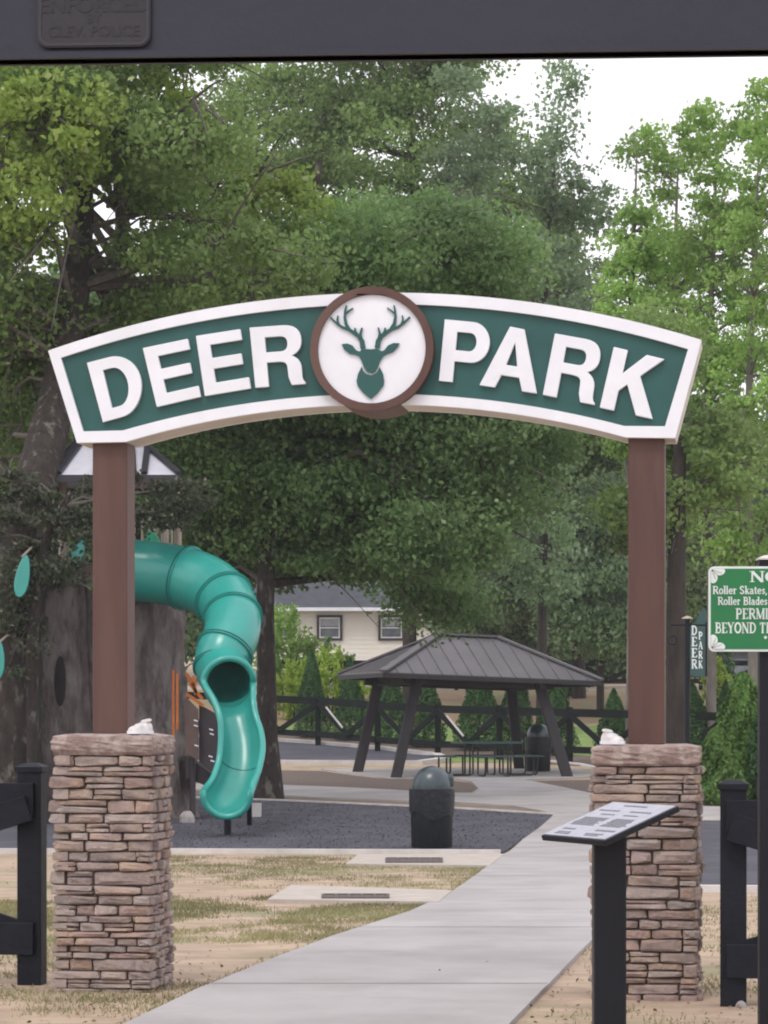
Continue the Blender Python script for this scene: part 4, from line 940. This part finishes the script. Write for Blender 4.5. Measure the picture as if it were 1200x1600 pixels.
# ------------------------------------------------------------ spiral tube slide
SLD = [(172, 887, 42.9, 47.5), (210, 891, 42.8, 48), (260, 897, 42.7, 48), (300, 906, 42.5, 48.5), (334, 922, 42.25, 47), (356, 945, 41.9, 45), (364, 972, 41.5, 44), (359, 1000, 41.2, 43.5), (348, 1025, 41.0, 43), (347, 1042, 40.95, 42.5), (352, 1056, 40.6, 41.5), (357, 1067, 40.2, 40)]
def resample(pts, n):
    P4 = np.array(pts, float); t = np.concatenate([[0], np.cumsum(np.linalg.norm(np.diff(P4[:, :2], axis=0), axis=1) + np.abs(np.diff(P4[:, 2])) * 60)]); tt = np.linspace(0, t[-1], n)
    # Catmull-Rom through the key points
    out = []
    for x in tt:
        i = min(max(np.searchsorted(t, x) - 1, 0), len(P4) - 2); f_ = (x - t[i]) / (t[i + 1] - t[i])
        p0, p1, p2, p3 = P4[max(i - 1, 0)], P4[i], P4[i + 1], P4[min(i + 2, len(P4) - 1)]
        out.append(.5 * ((2 * p1) + (-p0 + p2) * f_ + (2 * p0 - 5 * p1 + 4 * p2 - p3) * f_ ** 2 + (-p0 + 3 * p1 - 3 * p2 + p3) * f_ ** 3))
    return out
slide = thing('tube_slide', GX(355, 41.2), 'teal plastic tube slide curling down to an open chute behind the left post', 'slide')
cl = resample(SLD, 60); cpts = [P(p[0], p[1], p[2]) for p in cl]; crad = [p[3] * p[2] / F for p in cl]
def frames(pts):
    out = []; 
    for i, p in enumerate(pts):
        t = (pts[min(i + 1, len(pts) - 1)] - pts[max(i - 1, 0)]).normalized(); out.append(t)
    return out
tan = frames(cpts)
def ringpts(p, t, r, n, a0=0, a1=360, sref=None):
    s_ = sref if sref is not None else t.cross(Vector((0, 0, 1))).normalized(); s_ = (s_ - t * s_.dot(t)).normalized(); nn_ = s_.cross(t)
    return [p + (s_ * math.cos(R(a)) + nn_ * math.sin(R(a))) * r for a in [a0 + (a1 - a0) * k / n for k in range(n if a1 - a0 == 360 else n + 1)]]
n = 36; vs = []
sref = None; srefs = []
for i in range(len(cpts)):
    s_ = Vector((0, 1, 0)).cross(tan[i]) if sref is None else sref
    s_ = (s_ - tan[i] * s_.dot(tan[i])).normalized(); sref = s_; srefs.append(s_)
for i, p in enumerate(cpts): vs += ringpts(p, tan[i], crad[i], n, sref=srefs[i])
vi = []
for i, p in enumerate(cpts): vi += ringpts(p, tan[i], crad[i] - .02, n, sref=srefs[i])
m_ = len(cpts); ff = [(i * n + k, i * n + (k + 1) % n, (i + 1) * n + (k + 1) % n, (i + 1) * n + k) for i in range(m_ - 1) for k in range(n)]
ff2 = [tuple(reversed([x + m_ * n for x in f])) for f in ff]
endf = [((m_ - 1) * n + k, (m_ - 1) * n + (k + 1) % n, m_ * n + (m_ - 1) * n + (k + 1) % n, m_ * n + (m_ - 1) * n + k) for k in range(n)]
ob('tube', MB().add(vs + vi, ff + ff2 + endf), M['teal'], slide, smooth=60)
def nearest(px, py): return min(range(len(cl)), key=lambda i: (cl[i][0] - px) ** 2 + (cl[i][1] - py) ** 2)
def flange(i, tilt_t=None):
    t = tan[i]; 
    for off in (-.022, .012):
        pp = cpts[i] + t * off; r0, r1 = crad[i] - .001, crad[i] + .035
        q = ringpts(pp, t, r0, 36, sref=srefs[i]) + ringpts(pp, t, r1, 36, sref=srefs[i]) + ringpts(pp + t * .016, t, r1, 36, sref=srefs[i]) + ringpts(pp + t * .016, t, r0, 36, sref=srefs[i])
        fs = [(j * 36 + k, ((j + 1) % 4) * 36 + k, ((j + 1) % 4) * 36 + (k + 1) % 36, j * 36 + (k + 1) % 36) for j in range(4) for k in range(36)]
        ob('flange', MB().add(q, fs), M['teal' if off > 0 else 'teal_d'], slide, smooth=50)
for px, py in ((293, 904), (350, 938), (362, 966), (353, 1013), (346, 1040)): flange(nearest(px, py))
# open chute
CH = [(357, 1067, 40.2, 39, 1), (360, 1078, 40.08, 37, 1), (367, 1102, 39.9, 31.5, 1), (376, 1140, 39.7, 31.5, 1), (377, 1174, 39.5, 33, 1), (370, 1206, 39.25, 35, 1), (358, 1231, 38.95, 37, 1), (354, 1240, 38.65, 37, 1)]
c2_ = resample([p for p in CH], 44); q3 = [P(p[0], p[1], p[2]) for p in c2_]; t3 = frames(q3)
k_ = 24; vs, vi = [], []; rimL, rimR = [], []
for i, p in enumerate(q3):
    t = t3[i]; s_ = Vector((0, 0, 1)).cross(t) * -1; s_ = t.cross(Vector((0, 0, 1))); s_.normalize(); nn_ = s_.cross(t).normalized()
    if nn_.z < 0: nn_ = -nn_
    r = c2_[i][3] * c2_[i][2] / F; op = max(0, min(1, c2_[i][4])); a0 = 90 - 270 * 1 ; half_ = 175 - 85 * op
    ring = [p + (s_ * math.sin(R(a)) - nn_ * math.cos(R(a)) * (1.0)) * r for a in [-half_ + 2 * half_ * j / k_ for j in range(k_ + 1)]]
    ring2 = [p + (s_ * math.sin(R(a)) - nn_ * math.cos(R(a))) * (r + .02) for a in [-half_ + 2 * half_ * j / k_ for j in range(k_ + 1)]]
    vs += ring; vi += ring2; rimL.append(ring[0]); rimR.append(ring[-1])
n = k_ + 1; m_ = len(q3)
ff = [(i * n + j, i * n + j + 1, (i + 1) * n + j + 1, (i + 1) * n + j) for i in range(m_ - 1) for j in range(k_)]
ff2 = [tuple(reversed([x + m_ * n for x in f])) for f in ff]
ob('chute', MB().add(vs + vi, ff + ff2), M['teal'], slide, smooth=60)
lip = [vs[(m_ - 1) * n + j] for j in range(n)]
st_ = 0
path_rim = rimL[st_:] + lip[1:-1] + rimR[st_:][::-1]
ob('rim', MB().tube(path_rim, .05, 10), M['teal'], slide, smooth=60)
# rounded rim over the upper half of the tube mouth
t_ = tan[-1]; s_ = t_.cross(Vector((0, 0, 1))).normalized(); n_ = s_.cross(t_)
if n_.z < 0: n_ = -n_
top = [cpts[-1] + (s_ * math.cos(a) + n_ * math.sin(a)) * (crad[-1] - .005) for a in [math.pi * k / 20 for k in range(21)]]
a_, b_ = rimL[0], rimR[0]
if (top[0] - a_).length > (top[-1] - a_).length: top = top[::-1]
ob('mouth_rim', MB().tube([rimL[2], a_] + top[1:-1] + [b_, rimR[2]], .052, 10), M['teal'], slide, smooth=60)
sj = 26; ob('chute_joint', MB().tube([vs[sj * n + j] + Vector((0, -.004, .004)) for j in range(n)], .006, 5), M['teal_d'], slide)
e_ = vs[(m_ - 5) * n + k_ // 2]; ob('leg', MB().tube([Vector((e_.x - .05, e_.y + .2, G(e_.y) - .1)), Vector((e_.x - .05, e_.y + .2, e_.z - .02))], .055, 10), M['post_black'], slide, smooth=True)
e_ = vs[(m_ - 16) * n + k_ // 2]; ob('leg', MB().tube([Vector((P(390, 0, 41.6).x, 41.6, G(41.6) - .1)), Vector((P(390, 0, 41.0).x, 40.8, e_.z + .1))], .04, 8), M['post_black'], slide, smooth=True)
ob('leg_block', MB().box(GX(401, 44) + Vector((0, 0, .1)), (.15, .15, .3)), M['kerb'], slide)

# ------------------------------------------------------------ foliage builders
def quads_from(C, size, nrm=None, asp=.62, droop=.0):
    """one leaf-shaped quad per centre"""
    n = len(C); a = RNG.normal(size=(n, 3)); a[:, 2] *= .7
    if nrm is not None: a += nrm
    a /= np.linalg.norm(a, axis=1)[:, None]
    b = RNG.normal(size=(n, 3)); b[:, 2] -= droop; t = b - (b * a).sum(1)[:, None] * a; t /= np.linalg.norm(t, axis=1)[:, None]; s = np.cross(a, t)
    sz = size * RNG.uniform(.65, 1.3, n)[:, None]
    p0 = C - t * sz * .5; p2 = C + t * sz * .5; p1 = C + s * sz * asp * .5 + a * sz * .08; p3 = C - s * sz * asp * .5 + a * sz * .08
    V = np.stack([p0, p1, p2, p3], 1).reshape(-1, 3); Fc = np.arange(4 * n).reshape(-1, 4); return V, Fc
def clusters(ells, dens):
    """cluster centres scattered through ellipsoids (centre, radii), kept to the outer part"""
    out = []
    for (c, r) in ells:
        vol = r[0] * r[1] * r[2]; n = max(4, int(dens * vol ** (2 / 3.)))
        d = RNG.normal(size=(n, 3)); d /= np.linalg.norm(d, axis=1)[:, None]; rad = RNG.uniform(.35, 1.0, n) ** .6
        out.append(np.array(c) + d * rad[:, None] * np.array(r))
    return np.concatenate(out)
def tree(name, trunk, ells, dens, cr, per, leaf, lm, bm_, label, cat='tree', group=None, nb=26, trunk_r=.2, flat=.55, btwig=.035):
    """trunk: list of (Vector, radius); ells: crown lobes; trunk and crown are its parts"""
    base = trunk[0][0]; t = thing(name, base, label, cat, group)
    tw_ = MB(); tm = MB(); tm.tube([p for p, r in trunk], [r for p, r in trunk], 10)
    CC = clusters(ells, dens)
    idx = RNG.permutation(len(CC))[:nb]; tp = [p for p, r in trunk]; tr = [r for p, r in trunk]
    for i in idx:
        c = Vector(CC[i]); best = None
        for k in range(1, len(tp)):
            for f_ in (0, .25, .5, .75, 1.0):
                p = tp[k - 1].lerp(tp[k], f_)
                if (k == 1 or (k == 2 and len(tp) > 5)) and f_ < 1.0: continue
                d = (p - c).length + max(0, (p.z - c.z)) * 1.2
                if best is None or d < best[0]: best = (d, p, tr[k - 1] * (1 - f_) + tr[k] * f_)
        _, p, r0 = best; L_ = (c - p).length; r0 = min(r0 * .6, .02 + .018 * L_); mid = p.lerp(c, .5) + Vector((0, 0, .1 * L_)) + Vector(RNG.normal(size=3) * .05 * L_)
        q = p.lerp(c, .78) + Vector((0, 0, .07 * L_)) + Vector(RNG.normal(size=3) * .04 * L_)
        (tm if r0 > .1 else tw_).tube([p, mid, q, c], [r0, r0 * .65, r0 * .4, btwig * .4], 5)
        for _ in range(5):
            e = c + Vector(RNG.normal(size=3) * cr * .9); tw_.tube([q, q.lerp(e, .6) + Vector((0, 0, .05)), e], [r0 * .35, r0 * .22, .006], 4)
    ob('trunk', tm, bm_, t, smooth=60); props(ob('branches', tw_, M['twig'], t, smooth=60), kind='stuff')
    n = len(CC); k = per
    w = RNG.uniform(.5, 1.25, n); off = RNG.normal(size=(n, k, 3)); off /= (np.linalg.norm(off, axis=2)[:, :, None] ** .35)
    off *= (cr * w)[:, None, None] * .62; off[:, :, 2] *= flat
    L = (CC[:, None, :] + off).reshape(-1, 3); V, Fc = quads_from(L, leaf, nrm=np.array([0, 0, .5]), droop=.35)
    npmesh('crown', V, Fc, lm, t); return t
def E(px, py, D, rx, ry, dep): # crown lobe from its place and size in metres through the distance
    p = P(px, py, D); return (np.array(p), (rx * D / F, dep, ry * D / F))
def TR(l): return [(P(a, b, D) if b is not None else GX(a, D), r) for a, b, D, r in l]
# big oak at the left
tree('oak_tree', TR([(8, None, 42.2, .68), (14, 1150, 42.2, .5), (26, 950, 42.3, .44), (52, 770, 42.8, .37), (95, 600, 44.5, .3), (118, 450, 45.6, .25), (130, 330, 46.5, .19), (128, 180, 47, .12), (120, 20, 47, .05)]),
     [E(40, 170, 45, 210, 110, 3.5), E(-60, 420, 45, 150, 150, 3), E(250, 240, 45, 150, 75, 2.6), E(40, 640, 46.8, 110, 120, 1.6), E(330, 430, 46, 170, 90, 2.5), E(200, -10, 46, 240, 110, 4), E(20, 520, 46, 110, 80, 2), E(230, 520, 46.5, 110, 60, 1.6)],
     18, .66, 190, .12, M['leaf_a'], M['bark'], 'large oak with a lichen-spotted trunk at the left edge, its crown over the play tower', nb=95)
# leafy understory around the tower
tree('young_tree', TR([(52, None, 41.6, .1), (50, 1000, 41.6, .09), (70, 850, 41.6, .07), (110, 770, 41.7, .04)]),
     [E(70, 860, 41.6, 75, 85, .35), E(165, 795, 42.0, 130, 38, .35), E(20, 960, 41.6, 45, 120, .3), E(285, 790, 42.2, 60, 40, .35), E(30, 790, 41.6, 70, 60, .4), E(190, 755, 42.2, 60, 16, .2)], 60, .3, 100, .09, M['leaf_m'], M['bark'], 'dark spotted young tree hanging over the play tower, left of the slide', nb=16)
# bright outer boughs, upper left
tree('maple_tree', TR([(215, None, 52, .3), (205, 900, 52, .25), (190, 600, 51.5, .2), (185, 420, 51, .16), (200, 250, 50.5, .1), (150, 100, 50, .05)]),
     [E(60, 200, 42.5, 130, 70, 1.5), E(150, 190, 49, 190, 80, 2.5), E(30, 330, 42.5, 70, 45, 1.2), E(270, 280, 49, 95, 45, 2), E(60, 100, 49, 200, 60, 3), E(420, 340, 50, 110, 60, 2)],
     18, .6, 180, .125, M['leaf_y'], M['bark'], 'yellow-green maple with bright boughs filling the upper left corner', nb=60)
# main dark tree behind the arch
tree('broadleaf_tree', TR([(420, None, 50.5, .3), (418, 1150, 50.5, .19), (414, 950, 50.5, .17), (420, 800, 50.6, .16), (440, 620, 50.8, .14), (470, 430, 51, .11), (500, 250, 51, .06)]),
     [E(470, 560, 51, 270, 150, 3.2), E(330, 700, 51, 130, 110, 2.0), E(520, 800, 51.5, 210, 110, 2.4), E(670, 850, 50, 100, 70, 1.6), E(640, 925, 54, 40, 20, .8), E(680, 950, 54, 60, 26, .8), E(700, 700, 52, 200, 130, 2.8), E(600, 420, 51, 250, 100, 3.0), E(900, 620, 56, 70, 60, 1.2), E(500, 825, 51.6, 90, 50, 1.4), E(360, 850, 52.5, 80, 80, 1)],
     34, .68, 215, .12, M['leaf_d'], M['bark'], 'tall dark green tree rising behind the slide, its low boughs over the pavilion roof', nb=70)
tree('broadleaf_tree', TR([(640, None, 92, .26), (640, 900, 92, .22), (650, 600, 92, .2), (650, 350, 92, .2), (640, 150, 92, .1)]),
     [E(620, 260, 90, 200, 150, 3.5), E(430, 200, 92, 150, 110, 2.5), E(790, 400, 90, 130, 130, 4), E(640, 60, 90, 170, 80, 4), E(340, 420, 92, 110, 80, 3), E(560, 480, 92, 260, 120, 4), E(800, 640, 90, 150, 160, 3.5), E(330, 640, 92, 150, 130, 4)],
     13, 1.0, 150, .19, M['leaf_a'], M['bark2'], 'very tall green tree standing beyond the pavilion, its top against the sky', nb=80)
tree('slender_tree', TR([(845, None, 80, .16), (850, 800, 80, .13), (850, 500, 80, .1), (860, 330, 80, .05), (872, 190, 80, .015)]),
     [E(720, 330, 80, 60, 110, 2), E(870, 270, 80, 50, 110, 1.5), E(860, 450, 80, 90, 90, 2.5), E(880, 130, 80, 28, 40, .7), E(910, 560, 80, 110, 80, 2.5), E(850, 860, 79, 60, 90, 1.0), E(850, 740, 79, 60, 80, 1.0), E(780, 210, 80, 45, 55, 1), E(720, 150, 80, 30, 50, 1), E(930, 330, 80, 40, 40, 1)],
     22, .6, 60, .17, M['leaf_b'], M['bark2'], 'slender tree with loose sprigs against the white sky, right of centre', nb=40)
# dark lower mass behind the pavilion
tree('linden_tree', TR([(938, None, 88, .13), (938, 1030, 88, .12), (934, 930, 88, .1), (930, 830, 88, .07)]),
     [E(930, 930, 86.5, 100, 90, 2.2), E(850, 880, 88, 110, 100, 2.5), E(960, 830, 87, 90, 80, 2), E(990, 1000, 88, 45, 40, 1.2), E(780, 960, 92, 100, 60, 2)],
     36, .7, 150, .17, M['leaf_b'], M['bark2'], 'grey-green leafy tree with a thin trunk on the bank right of the pavilion', nb=30)
tree('linden_tree', TR([(905, None, 95, .25), (900, 850, 95, .2), (890, 650, 95, .14), (880, 500, 95, .08)]),
     [E(880, 700, 93, 150, 120, 3), E(960, 600, 93, 100, 110, 2.5), E(740, 820, 95, 130, 110, 3), E(1000, 760, 93, 80, 120, 2)],
     34, .85, 190, .17, M['leaf_d'], M['bark2'], 'dark tree mass directly under the right half of the arched sign', nb=30)
# trunk just right of the right post
tree('pine_tree', TR([(1058, None, 52, .32), (1057, 1150, 52, .21), (1056, 1000, 52, .19), (1058, 850, 52, .17), (1062, 700, 52, .12), (1064, 600, 52, .05)]),
     [E(1020, 800, 52.5, 80, 60, 1.5), E(1110, 720, 53, 90, 80, 1.8), E(1030, 560, 53, 60, 80, 1.6)], 34, .5, 110, .13, M['leaf_a'], M['bark2'], 'straight brown trunk with green boughs just right of the right brown post', nb=22)
# light green thin-stemmed trees, upper right
lt_spec = [(985, 68, [(1000, 640, 70, 110), (985, 480, 60, 90), (1000, 380, 45, 60)], 140, 'thin pale tree leaning beside the right end of the sign, nearest the sign panel'),
           (1050, 70, [(1060, 560, 60, 100), (1050, 400, 55, 70), (1045, 280, 32, 40), (1000, 230, 26, 30)], 110, 'thin pale bare-topped tree behind the tip of the sign'),
           (1110, 66, [(1120, 700, 80, 100), (1120, 520, 80, 90), (1110, 380, 70, 70), (1130, 300, 50, 40), (1095, 215, 40, 40)], 150, 'light green tree with many thin stems right of the sign end'),
           (1175, 64, [(1180, 820, 80, 90), (1190, 620, 80, 120), (1180, 420, 70, 90), (1195, 280, 40, 70), (1185, 170, 40, 45)], 130, 'bright green tree cut off by the right edge above the rules sign')]
for i, (px, D, lobes, per, lab) in enumerate(lt_spec):
    t = tree('aspen_tree', TR([(px, None, D, .14), (px + 3, 900, D, .11), (px - 6, 650, D, .09), (px + 4, 400, D, .06), (px + 10, 250, D, .018), (px + 4 + 8 * i, 200 - 25 * (i % 2), D, .006)]),
         [E(a, b, D, c, d, 1.7) for a, b, c, d in lobes], 20, .5, int(per * .75), .14, M['leaf_l'], M['barkpale'], lab, group='light green thin-stemmed trees at the right', nb=48)
# far wood as separate trees sharing two crowns
def backtree(px, D, hgt, wid, lm, label):
    g = GX(px, D); c = np.array(g)
    return tree('woodland_tree', [(g, .35), (g + Vector((.2, 0, hgt * .5)), .25), (g + Vector((0, .2, hgt * .85)), .1)],
                [(c + [0, 0, hgt * .62], (wid, wid * .5, hgt * .34)), (c + [-wid * .4, 0, hgt * .36], (wid * .6, wid * .4, hgt * .2)), (c + [wid * .5, 0, hgt * .32], (wid * .6, wid * .4, hgt * .22)), (c + [0, 0, hgt * .14], (wid * .9, wid * .3, hgt * .12))],
                22, 1.3, 130, .34, lm, M['bark2'], label, group='woodland trees behind the house', nb=20)
bt1 = backtree(150, 128, 21, 5.5, M['leaf_d'], 'dark woodland tree far behind the play tower')
bt2 = backtree(420, 132, 19, 5.5, M['leaf_a'], 'green woodland tree rising behind the house roof')
for src, px, D, s, rz, lab in ((bt1, 640, 130, 1.0, 1.3, 'dark woodland tree behind the right end of the house'), (bt2, 800, 134, .85, 2.0, 'green woodland tree far behind the pavilion ridge'), (bt1, 960, 128, .72, 3.6, 'dark woodland tree far behind the right half of the pavilion'),
                               (bt2, 1120, 130, .68, 4.4, 'green woodland tree behind the grey building'), (bt1, 1290, 132, .8, 5.2, 'dark woodland tree beyond the right edge of the grey building'), (bt2, -60, 134, 1.05, .7, 'green woodland tree far off at the left edge')):
    c = copy_tree(src); c.location = GX(px, D); c.scale = (s, s, s); c.rotation_euler[2] = rz * .15; c['label'] = lab

# ------------------------------------------------------------ arborvitae and shrubs
def cone_shrub(name, g, h, r, lm, label, n=9000, leaf=.085, pw=.75, group=None, cat='shrub', rag=.1):
    t = thing(name, g, label, cat, group); z = RNG.uniform(0, 1, n) ** .85; a = RNG.uniform(0, 2 * math.pi, n)
    prof = np.clip((1 - z) ** pw, 0, 1) * np.clip(z * 9 + .45, 0, 1)
    lob = 1 + rag * np.sin(a * 3 + z * 9) + rag * .8 * np.sin(a * 7 - z * 17); rr_ = r * prof * lob * RNG.uniform(.72, 1.03, n)
    C = np.stack([g.x + rr_ * np.cos(a), g.y + rr_ * np.sin(a), g.z + .03 + z * h], 1)
    nr = np.stack([np.cos(a), np.sin(a), 0 * a + .3], 1); V, Fc = quads_from(C, leaf, nrm=nr * 1.2, asp=.45, droop=-1.6)
    npmesh('foliage', V, Fc, lm, t)
    ob('stem', MB().tube([g - Vector((0, 0, .05)), g + Vector((0, 0, h * .85))], [.05, .015], 6), M['bark2'], t); return t
g0 = GX(487, 79); av = cone_shrub('arborvitae', g0, 2.55, .58, M['thuja'], 'tallest cone-shaped arborvitae at the left end of the hedge row', group='arborvitae row behind the crossbuck fence')
for px, D, s, sx, lab in ((547, 78, .93, 1.0, 'dark arborvitae second from the left, left of the slanted pavilion posts'), (611, 77, .98, 1.0, 'dark arborvitae seen between the two slanted pavilion posts'), (664, 75.5, .98, 1.15, 'broad arborvitae just right of the slanted front pavilion post'),
                      (748, 74.5, 1.0, 1.25, 'broad arborvitae above the left half of the picnic table'), (806, 73, .98, 1.15, 'dark arborvitae beside the back right pavilion post'), (868, 72.5, .98, 1.1, 'dark arborvitae behind the slanted right pavilion post'),
                      (959, 70, .72, 1.05, 'smaller arborvitae left of the right brown post, above the pale shoe'), (1081, 66, .82, 1.2, 'dark arborvitae at the foot of the thin hanging-sign post'), (1134, 72, .8, .8, 'narrow arborvitae left of the big feathery cedar')):
    c = copy_tree(av); c.location = GX(px, D); c.scale = (sx, sx, s); c.rotation_euler[2] = random.uniform(0, 6); c['label'] = lab
cone_shrub('cedar_shrub', GX(1160, 50), 2.35, .62, M['thuja_l'], 'big feathery light green cedar behind the rules sign post', n=13000, leaf=.1, pw=.5, rag=.2)
cone_shrub('cedar_shrub', GX(1120, 48.5), 1.35, .5, M['thuja_l'], 'lower feathery cedar beside the top of the right stone pillar', n=8000, leaf=.09, pw=.45, rag=.2)
cone_shrub('cedar_shrub', GX(1215, 49), 2.2, .6, M['thuja'], 'dark cedar running off the right edge above the board fence', n=8000, leaf=.1, pw=.5, rag=.2)
def round_shrub(g, rx, rz_, lm, label, n=2600, leaf=.12, group=None, name='leafy_shrub'):
    t = thing(name, g, label, 'shrub', group); d = RNG.normal(size=(n, 3)); d /= np.linalg.norm(d, axis=1)[:, None]; rad = RNG.uniform(.5, 1.05, n)
    C = np.array(g) + np.array([0, 0, rz_ * .95]) + d * rad[:, None] * np.array([rx, rx, rz_]) + .18 * rx * np.sin(d * 9)
    C[:, 2] = np.maximum(C[:, 2], g.z + .03); V, Fc = quads_from(C, leaf); npmesh('foliage', V, Fc, lm, t)
    st = MB()
    for k in range(6): a = k * 1.05; st.tube([g, g + Vector((.4 * rx * math.cos(a), .4 * rx * math.sin(a), rz_)), g + Vector((.7 * rx * math.cos(a), .7 * rx * math.sin(a), rz_ * 1.6))], [.03, .02, .008], 5)
    ob('stem', st, M['bark2'], t); return t
round_shrub(GX(445, 90), 1.0, 1.75, M['leaf_l'], 'tall green shrub right of the dark trunk, in front of the house', n=5200, leaf=.16)
round_shrub(GX(462, 86), .75, .95, M['lime'], 'lime green shrub left of the first arborvitae', n=3200)
round_shrub(GX(517, 87), .8, 1.15, M['lime'], 'lime green shrub between the first two arborvitae', n=3600)
round_shrub(GX(575, 86), .75, .8, M['lime'], 'lime green shrub under the left eave of the pavilion', n=2800)
round_shrub(GX(497, 106), 1.3, .95, M['leaf_d'], 'dark flat-topped shrub against the cream house wall', n=2600, leaf=.16)
round_shrub(GX(896, 96), .62, .62, M['thuja'], 'rounded dark shrub on the straw bank right of the pavilion eave', n=2600, leaf=.09)
round_shrub(GX(1119, 88), .45, .95, M['lime'], 'light green leafy shrub under the rules sign corner', n=2000, leaf=.1)
round_shrub(GX(1118, 94), .6, 1.5, M['thuja'], 'tall dark shrub behind the hanging sign and rules sign corner', n=4200, leaf=.1)
round_shrub(GX(1100, 70), .35, .4, M['leaf_l'], 'sparse small shrub beside the distant fence rail', n=420, leaf=.1)

# ------------------------------------------------------------ grass, fallen leaves, stones
def inside(px, py, poly):
    c = False; j = len(poly) - 1
    for i in range(len(poly)):
        (xi, yi), (xj, yj) = poly[i], poly[j]
        if (yi > py) != (yj > py) and px < (xj - xi) * (py - yi) / (yj - yi) + xi: c = not c
        j = i
    return c
path_xy = [(p.x, p.y) for p in GPs([]) + main]; mul_xy = [(p.x, p.y) for p in mul]
def scatter_grass(name, regions, hgt, wid, m, label):
    V = []; Fc = []; k = 0
    from mathutils import noise as mn
    for (x0, x1, y0, y1, n, clump) in regions:
        cen = [(random.uniform(x0, x1), random.uniform(y0, y1)) for _ in range(max(1, n // clump))]
        for cx, cy in cen:
            mid_ = (y0 + y1) / 2; edge = 1 - abs(cy - mid_) / ((y1 - y0) / 2)
            if mn.noise(Vector((cx * 1.3, cy * .45, 3))) + mn.noise(Vector((cx * 4, cy * 1.6, 9))) * .6 + .5 * edge < .12: continue
            for _ in range(clump):
                x = cx + random.gauss(0, .09); y = cy + random.gauss(0, .12)
                if inside(x, y, path_xy) or inside(x, y, mul_xy): continue
                if y > 36: continue
                h = hgt * random.uniform(.4, 1.3); a = random.uniform(0, 6.28); w = wid; dx, dy = math.cos(a) * w, math.sin(a) * w; lx, ly = random.gauss(0, .5) * h, random.gauss(0, .5) * h; z = G(y)
                V += [(x - dx, y - dy, z), (x + dx, y + dy, z), (x + lx, y + ly, z + h)]; Fc.append((k, k + 1, k + 2)); k += 3
    for p, q in zip(main[:9] , main[1:10]):
        for _ in range(int((q - p).length * 90)):
            f_ = random.random(); x = p.x + (q.x - p.x) * f_ - abs(random.gauss(0, .06)) + .015; y = p.y + (q.y - p.y) * f_; h = hgt * random.uniform(.4, 1.1); a = random.uniform(0, 6.28); dx, dy = math.cos(a) * wid, math.sin(a) * wid; z = G(y)
            V += [(x - dx, y - dy, z), (x + dx, y + dy, z), (x + random.gauss(0, .5) * h, y + random.gauss(0, .5) * h, z + h)]; Fc.append((k, k + 1, k + 2)); k += 3
    o = npmesh(name, np.array(V), np.array(Fc), m, None, 'stuff'); o['label'] = label; o['category'] = 'grass'; return o
scatter_grass('grass', [(-3.6, 1.4, 19.0, 25.0, 64000, 40), (-2.2, -.9, 14.0, 15.6, 2500, 14), (-3.4, 1.8, 26.5, 35.0, 30000, 20), (-3.2, -1, 33, 35, 1500, 16), (.9, 2.6, 12.6, 14.2, 900, 10), (1.6, 2.6, 14.8, 16.5, 1500, 14), (-2.6, -1.7, 15.5, 20, 2500, 14), (1.4, 4.5, 16, 25, 9000, 18), (-6, -1.5, 15, 22, 5000, 16)], .03, .004, M['blade'], 'thin dry grass growing in patches on the bare soil')
lit_v = []; lit_f = []; k = 0
Cl = []
for _ in range(1500):
    y = random.choice((random.uniform(12.5, 34), random.uniform(12.5, 17))); x = random.uniform(-.16, .16) * y
    if inside(x, y, path_xy) and random.random() < .992: continue
    Cl.append((x, y, G(y) + (.045 if inside(x, y, path_xy) else .012)))
V, Fc = quads_from(np.array(Cl), .03, nrm=np.array([0, 0, 2.5])); lo = npmesh('fallen_leaves', V, Fc, M['litter'], None, 'stuff'); lo['label'] = 'scattered brown leaves and bark bits on soil and path'; lo['category'] = 'leaves'
# rubber mulch crumbs give the play surface its rough edge
Cm = []
for _ in range(9000):
    y = random.uniform(35.8, 50); x = random.uniform(-.12, .09) * y
    if inside(x, y, mul_xy): Cm.append((x, y, G(y) + .032))
V, Fc = quads_from(np.array(Cm), .032, nrm=np.array([0, 0, 1.6])); mo_ = npmesh('mulch_crumbs', V, Fc, M['mulch'], None, 'stuff'); mo_['label'] = 'loose dark rubber crumbs over the play surface'; mo_['category'] = 'mulch'
def rock(g, s, label):
    bm = bmesh.new(); bmesh.ops.create_icosphere(bm, subdivisions=2, radius=1); rr2 = random.Random(int(g.x * 100)); 
    for v in bm.verts: v.co = Vector((v.co.x * s[0], v.co.y * s[1], v.co.z * s[2])) * rr2.uniform(.82, 1.12) + g
    bm.verts.index_update(); mb = MB().add([v.co.copy() for v in bm.verts], [tuple(v.index for v in f.verts) for f in bm.faces]); bm.free()
    o = ob('rock', mb, M['rock']); props(o, label, 'rock', 'loose rocks by the fence and play tower')
rock(GX(1158, 14.3), (.035, .03, .04), 'small pale rock at the foot of the right board fence post')
rock(GX(292, 42.2) + Vector((0, 0, .03)), (.12, .1, .2), 'pale upright rock at the foot of the play tower, left of the slide exit')


# ------------------------------------------------------------ thin volume added to lift dark tones, standing in for lens flare
hz = MB().box((0, 190, 18), (640, 480, 41)); m = bpy.data.materials.new('glare_volume'); m.use_nodes = True; m.node_tree.nodes.clear()
vo = m.node_tree.nodes.new('ShaderNodeVolumePrincipled'); vo.inputs['Color'].default_value = (.95, .97, 1, 1); vo.inputs['Density'].default_value = .00042
mo2 = m.node_tree.nodes.new('ShaderNodeOutputMaterial'); m.node_tree.links.new(vo.outputs[0], mo2.inputs['Volume'])
ho = ob('glare_veil', hz, m); ho['kind'] = 'stuff'; ho['label'] = 'thin volume added over the park to lift dark tones like lens flare'; ho['category'] = 'glare_veil'
